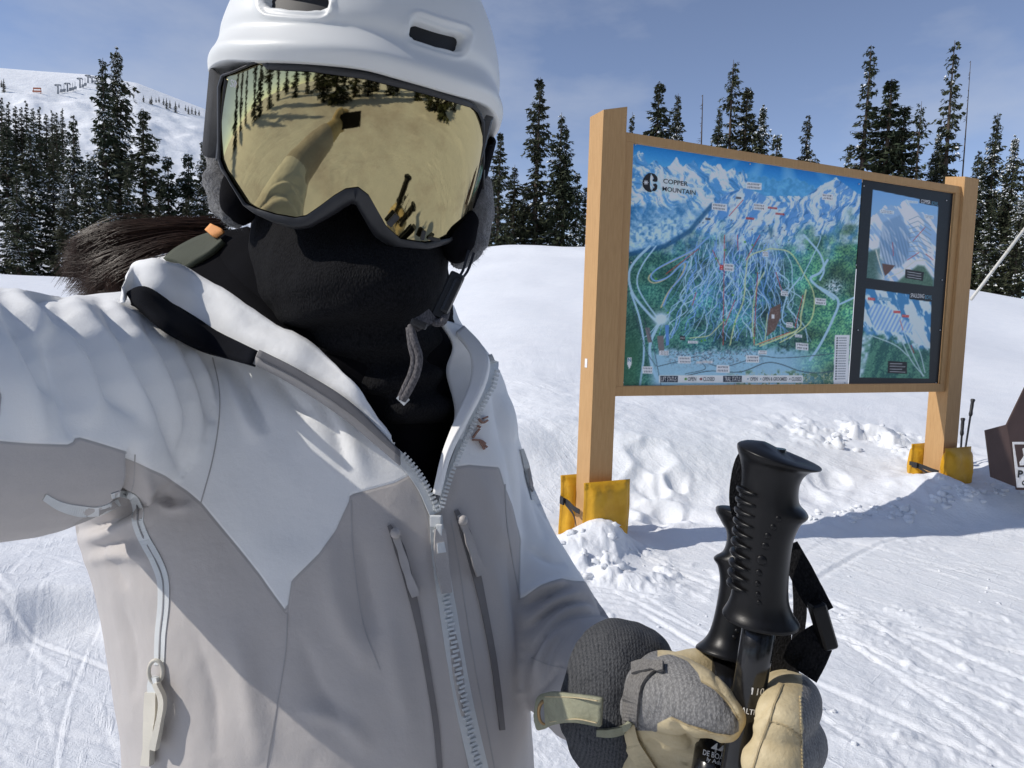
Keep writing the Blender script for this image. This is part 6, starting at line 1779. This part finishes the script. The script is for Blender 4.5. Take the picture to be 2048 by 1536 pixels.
tail1 = (P(1484, 1500, .405) - P(1520, 1246, .395)).normalized()
p1, B1, A1, SD1, FR1, H1, sh1 = pole((1521, 1240), (1558, 905), .395, .385, False, 1.0, 'black ski pole in front, its ribbed grip nearest the lens, held in the mitten', Vector((tail1.x, tail1.y + .04, tail1.z)).normalized())
tail2 = (P(1428, 1520, .435) - P(1456, 1318, .462)).normalized()
p2, B2, A2, SD2, FR2, H2, sh2 = pole((1456, 1312), (1500, 1034), .462, .475, True, 1.02, 'black ski pole behind the other, its grip lower and half hidden, held in the mitten', Vector((tail2.x, tail2.y + .02, tail2.z)).normalized())
# wrist straps
bandw([(1500, 900, .40), (1484, 925, .398), (1475, 965, .40), (1473, 1005, .405), (1482, 1045, .41)], .008, p1)
bandw([(1575, 1090, .415), (1600, 1140, .412), (1626, 1190, .408), (1648, 1225, .405)], [.012, .014, .014, .012], p1)
bandw([(1655, 1262, .402), (1620, 1280, .404), (1596, 1302, .408), (1580, 1330, .415)], [.013, .012, .012, .010], p1)
bandw([(1645, 1290, .400), (1630, 1320, .402), (1612, 1352, .405)], [.011, .012, .0125], p1, 'strap_tail')
bandw([(1592, 1130, .43), (1600, 1220, .43), (1592, 1300, .43), (1585, 1350, .43)], [.006, .008, .006, .007], p1)
bandw([(1560, 1235, .435), (1560, 1300, .44), (1552, 1370, .445)], [.013, .013, .012], p2)
bm = bmesh.new(); c = P(1645, 1250, .400); ax = (RT * -.28 + UP * .96).normalized(); ay = FW.cross(ax).normalized(); Rm = Matrix((ay, ax, ay.cross(ax))).transposed()
box_bm(bm, c, (.0085, .027, .010), Rm); keep(from_bm('strap_buckle', bm, GRIP, None, False, .003, 3), p1)
# printed marks on the shafts
def wrapped(s_, px, py, d, h, B, tail, rad_, par, mat=WINK, w=None):
    ctr = P(px, py, d); ax = tail.normalized()
    foot = B + ax * (ctr - B).dot(ax); view = (CAM - foot).normalized(); view = (view - ax * view.dot(ax)).normalized(); side = (ax * -1).cross(view) 
    if side.dot(RT) < 0: side = -side
    x0 = (ctr - foot).dot(side)
    def pl(x, y):
        a = (x + x0) / rad_
        return foot - ax * y + side * (math.sin(a) * rad_) + view * (math.cos(a) * rad_)
    o = text_mesh('lettering', s_, mat, pl, par, w, h, .01); o.matrix_parent_inverse = Matrix(); return o
T1 = Vector((tail1.x, tail1.y + .04, tail1.z)).normalized(); T2 = Vector((tail2.x, tail2.y + .02, tail2.z)).normalized()
wrapped('110', 1520, 1368, .40, .0042, B1, T1, .0096, sh1)
wrapped("'", 1507, 1363, .40, .0022, B1, T1, .0096, sh1)
wrapped('ALTITUDE', 1516, 1413, .40, .0034, B1, T1, .0096, sh1, w=.017)

# ================================================================== MITTEN
t = NT('mitten_cloth')
lea = t.attr('leather')
vor = t.n('TexVoronoi', in_Scale=900.0); t.l(t.coord((1, 1, .6)), vor.inputs['Vector'])
wv_ = t.n('TexWave', in_Scale=120.0, in_Distortion=1.2, in_Detail=2.0); wv_.bands_direction = 'X'; t.l(t.coord((1, .35, .1)), wv_.inputs['Vector'])
kn = t.math('ADD', t.math('ADD', t.math('MULTIPLY', vor.outputs['Distance'], .5), t.math('MULTIPLY', t.noise(1300, 3), .4)), t.math('MULTIPLY', wv_.outputs['Fac'], .13))
kc = t.ramp(kn, [(.25, (.30, .295, .29)), (.55, (.185, .183, .182)), (.9, (.10, .10, .102))])
grain = t.noise(380, 4, .65); soft = t.noise(42, 5, .65)
lc = t.ramp(soft, [(.3, (.47, .375, .215)), (.6, (.60, .505, .32)), (.8, (.67, .585, .40))])
lc = t.mix(t.ramp(t.noise(90, 5, .7), [(.6, (0, 0, 0)), (.85, (.55, .55, .55))]), lc, (.33, .25, .14))
fac = t.math('ADD', t.math('MULTIPLY', lea, .5), .5, True)
cr = t.n('TexNoise', in_Scale=34.0, in_Detail=4.0, in_Roughness=.55, in_Distortion=1.2); cr.noise_type = 'RIDGED_MULTIFRACTAL'; t.l(t.coord(1), cr.inputs['Vector'])
hl_ = t.math('ADD', t.math('MULTIPLY', grain, .30), t.math('ADD', t.math('MULTIPLY', soft, .6), t.math('MULTIPLY', cr.outputs['Fac'], -.35)))
nk = t.bump(kn, .7, -.0009); nl_ = t.bump(hl_, .65, .0026)
nm = t.n('Mix', data_type='VECTOR'); t.l(fac, nm.inputs['Factor']); t.l(nk, nm.inputs[4]); t.l(nl_, nm.inputs[5])
rg = t.ramp(fac, [(0, (.95,) * 3), (1, (.56,) * 3)])
t.set(Base_Color=t.mix(fac, kc, lc), Roughness=rg, Specular_IOR_Level=.35, Normal=nm.outputs[1])
MIT = t.m
LEATHER = plain('tan_leather', (.52, .43, .26), .58, var=.18, scale=50, bump=.6, bscale=300, bdist=.001)
OLEATH = plain('olive_leather_tab', (.27, .27, .185), .6, var=.15, scale=60, bump=.6, bscale=260, bdist=.0014)
CUFF = knit('charcoal_knit', (.034, .036, .041), (.125, .128, .135), 900, .9, .0012, rib=420.0)
WEBG = knit('taupe_webbing', (.12, .115, .11), (.26, .25, .24), 800, .8, .001)

hand = weld('mitten', [
    chain([(1275, 1402, .505, .030), (1320, 1402, .482, .033), (1370, 1410, .468, .031), (1440, 1415, .465, .028), (1530, 1405, .468, .026)], 26),
    chain([(1310, 1455, .482, .028), (1380, 1490, .485, .03), (1470, 1500, .482, .028), (1550, 1490, .47, .026)], 24),
    chain([(1310, 1510, .484, .028), (1380, 1570, .488, .03), (1470, 1590, .482, .028), (1550, 1570, .468, .026)], 24),
    chain([(1352, 1362, .462, .018), (1400, 1345, .47, .0155), (1450, 1355, .476, .0155), (1530, 1385, .470, .018)], 20),
    chain([(1530, 1395, .462, .0185), (1578, 1398, .435, .0175), (1583, 1412, .404, .0165), (1564, 1436, .384, .0150), (1546, 1458, .379, .0115)], 24),
    chain([(1540, 1475, .462, .0195), (1585, 1480, .435, .0185), (1584, 1494, .402, .0175), (1556, 1512, .380, .016), (1528, 1530, .376, .013)], 24),
    chain([(1540, 1560, .462, .0195), (1588, 1565, .435, .0185), (1580, 1580, .402, .0175), (1546, 1596, .380, .0165), (1508, 1606, .378, .0135)], 24),
], .0020, MIT, 5, .5)
thumb = weld('thumb', [chain([(1318, 1386, .458, .0235), (1352, 1388, .430, .0228), (1392, 1400, .412, .0197), (1426, 1420, .403, .0168), (1450, 1437, .399, .0130)], 28)], .0020, MIT, 4, .5)
KN = [(1230, 1330), (1300, 1318), (1338, 1308), (1376, 1322), (1396, 1345), (1402, 1362), (1430, 1378), (1456, 1405), (1478, 1440), (1478, 1462), (1462, 1472), (1428, 1467), (1382, 1452), (1352, 1440), (1340, 1434), (1312, 1448), (1262, 1462), (1200, 1470)]
for ob in (hand, thumb):
    v = verts_of(ob); nr = normals_of(ob); hx2, hy2, hd2 = proj(v)
    le = -sdf(hx2, hy2, KN); le = np.minimum(le, np.maximum(hx2 - 1315, hy2 - 1462))
    le = np.where((hx2 > 1606) , -6, le); le = np.minimum(le, (1607 + .03 * (hy2 - 1400) - hx2) * .6)
    attr(ob, 'leather', np.clip(le, -20, 20))
    dp = np.zeros(len(v))
    for pts, w, a in (([(1560, 1368), (1545, 1405), (1532, 1445), (1515, 1490), (1500, 1540)], 3.5, 1.6), ([(1535, 1440), (1565, 1450), (1600, 1470)], 6, -1.6), ([(1545, 1405), (1520, 1425), (1505, 1445)], 5, -1.4), ([(1510, 1430), (1528, 1432), (1540, 1428)], 4, -1.2), ([(1350, 1450), (1380, 1475), (1385, 1500)], 6, -2.0), ([(1300, 1480), (1360, 1505), (1430, 1500)], 6, -2.2), ([(1280, 1510), (1350, 1530), (1430, 1530)], 6, -1.8), ([(1430, 1350), (1452, 1395), (1480, 1440)], 4, -1.0), ([(1402, 1362), (1430, 1378), (1456, 1405), (1478, 1440)], 3, -.9), ([(1340, 1434), (1382, 1452), (1428, 1467), (1462, 1472)], 3, -.9), ([(1370, 1455), (1400, 1478), (1440, 1488)], 7, 1.2), ([(1305, 1330), (1325, 1380), (1320, 1430)], 9, -1.4)):
        d_, tt_ = polydist(hx2, hy2, spline(pts, 12)); dp += np.where(hd2 < .455, a * 1e-3 * np.exp(-(d_ / w) ** 2), 0)
    dp += .0006 * NZ.fbm(v[:, 0] * 60, v[:, 1] * 60, v[:, 2] * 60, o=3)
    set_verts(ob, v + nr * dp[:, None])
keep(hand, person); sub(thumb, hand)
cuff = weld('mitten_cuff', [loft([(1243, 1205, 1235, .53, .012), (1256, 1172, 1292, .528, .030), (1285, 1150, 1335, .525, .042), (1330, 1133, 1352, .526, .054), (1400, 1120, 1345, .524, .058), (1460, 1123, 1338, .524, .058), (1520, 1146, 1335, .526, .054), (1575, 1190, 1335, .525, .038), (1600, 1230, 1300, .528, .02)], 48, 5)], .003, CUFF, 3)
v = verts_of(cuff); nr = normals_of(cuff); set_verts(cuff, v + nr * (.0022 * NZ.fbm(v[:, 0] * 35, v[:, 1] * 35, v[:, 2] * 35, o=3))[:, None]); keep(cuff, person)
cuff.parent = hand; cuff.matrix_parent_inverse = Matrix()
GS = Surf(hand, thumb, cuff, dflt=.47)
def gpart(name, vf, mat): return sub(mesh(name, vf[0], vf[1], mat, None, False), hand)
gpart('wrist_strap', GS.strip([(1318, 1330), (1290, 1345), (1272, 1370), (1264, 1410), (1262, 1452)], [16, 26, 30, 32, 28], .003, .003, 26), WEBG)
gpart('wrist_strap', GS.strip([(1268, 1342), (1290, 1336), (1330, 1336)], [18, 20, 16], .005, .003, 12), WEBG)
gpart('wrist_strap', GS.strip([(1258, 1450), (1268, 1490), (1292, 1530), (1320, 1580)], [28, 30, 30], .003, .003, 18), LEATHER)
SEAML = plain('leather_seam', (.40, .32, .185), .6, var=.15)
for sp2 in ([(1566, 1368), (1550, 1405), (1537, 1445), (1520, 1490), (1503, 1545)], [(1402, 1362), (1430, 1379), (1456, 1406), (1477, 1440)], [(1342, 1436), (1382, 1453), (1428, 1468), (1460, 1472)], [(1538, 1442), (1560, 1448), (1585, 1462), (1603, 1480)]):
    gpart('welt_seam', GS.strip(sp2, 3.6, .0007, .0016, 24), SEAML)
g = Geo()
for i in range(22):                                        # stitches along the knit back
    y = 1392 + i * 7.0
    vv, ff = GS.strip([(1600 + .03 * (y - 1400), y), (1601 + .03 * (y - 1400), y + 4)], 1.8, .0010, .0012, 3); g.add(vv, ff)
st_ = sub(g.build('stitching', LEATHER, None, False), hand); st_['kind'] = 'stuff'
gpart('strap_keeper', GS.strip([(1196, 1462), (1225, 1462), (1255, 1452), (1266, 1440)], [12, 16, 14, 10], .006, .004, 14), OLEATH)
# leather tab with its brass eyelet, standing off the cuff
tabU = [(1070, 1428, .505), (1078, 1395, .500), (1100, 1384, .480), (1150, 1388, .452), (1205, 1396, .442)]; tabL = [(1072, 1442, .505), (1080, 1460, .500), (1105, 1450, .480), (1150, 1444, .452), (1202, 1452, .442)]
sub(sheet('pull_tab', [tabU, tabL], OLEATH, person, .0035, 30, 6), hand)
sub(sheet('tab_stitching', [[(1090, 1392, .4815), (1150, 1394, .4490), (1196, 1401, .4390)], [(1090, 1394, .4815), (1150, 1396, .4490), (1196, 1403, .4390)]], LEATHER, person, .001, 20, 2), hand)
sub(sheet('tab_stitching', [[(1100, 1443, .4795), (1150, 1437, .4490), (1194, 1445, .4390)], [(1100, 1445, .4795), (1150, 1439, .4490), (1194, 1447, .4390)]], LEATHER, person, .001, 20, 2), hand)
BRASS = plain('aged_brass', (.30, .20, .10), .35, .9)
c = P(1089, 1423, .489); ey = [tuple(c + RT * (.0050 * math.cos(a)) * .8 + UP * (.0078 * math.sin(a)) + FW * (-.0012)) for a in np.linspace(0, 6.283, 26)]
v_, f_ = tube(ey, .0014, 8, False); sub(mesh('eyelet', v_, f_, BRASS), hand)
el = [tuple(c + RT * (.0042 * .8 * math.cos(a)) + UP * (.0068 * math.sin(a)) + FW * (-.0022)) for a in np.linspace(0, 6.283, 24, endpoint=False)]
sub(mesh('eyelet_hole', el, [list(range(24))], MGREY, None, False), hand)
# label sleeve low on the rear shaft with its print
ls = [B2 + T2 * ((P(1432, y, .44) - B2).dot(T2)) for y in (1470, 1475, 1620, 1625)]
v, f = tube([tuple(q) for q in ls], [.0094, .0118, .0118, .0094], 24); sub(mesh('label_sleeve', v, f, SHAFT), sh2)
for s_, y, h_, w_ in (('44"', 1500, .0056, .0105), ('DE BOARDW', 1516, .0030, .021), ('ly Adult Sk', 1529, .0030, .016)):
    wrapped(s_, 1440, y, .435, h_, B2, T2, .0121, sh2, w=w_)

# ------------------------------------------------------------------ the other hand and the phone that takes the picture
ph = empty('phone', CAM - FW * .012)
bm = bmesh.new(); Rm = Matrix((RT, UP, -FW)).transposed()
box_bm(bm, CAM - FW * .012 - RT * .055, (.148, .071, .008), Rm); keep(from_bm('phone_body', bm, GRIP, None, False, .003, 3), ph)
tag(ph, 'black phone held sideways at arm length, mirrored in the goggles', 'phone')
mw = []
def camch(pts, n=18):
    q = spline(pts, 22); return tube([cam_pt(*p[:3]) for p in q], q[:, 3], n)
hand2 = weld('mitten', [camch([(-.20, -.008, .105, .045), (-.165, -.01, .05, .042), (-.14, -.012, .005, .036), (-.125, -.012, -.03, .026)]), camch([(-.15, .015, .01, .022), (-.13, .04, -.004, .017), (-.10, .05, -.012, .014)]), camch([(-.135, .03, -.03, .02), (-.095, .03, -.042, .016), (-.06, .028, -.038, .013)]), camch([(-.135, .0, -.035, .02), (-.09, .0, -.045, .016), (-.055, 0, -.04, .013)]), camch([(-.135, -.028, -.03, .02), (-.095, -.028, -.042, .016), (-.06, -.026, -.038, .013)]), camch([(-.15, -.04, -.01, .018), (-.12, -.048, -.035, .014), (-.09, -.044, -.036, .012)])], .004, MIT, 3)
attr(hand2, 'leather', np.full(len(hand2.data.vertices), 5.0)); keep(hand2, person)
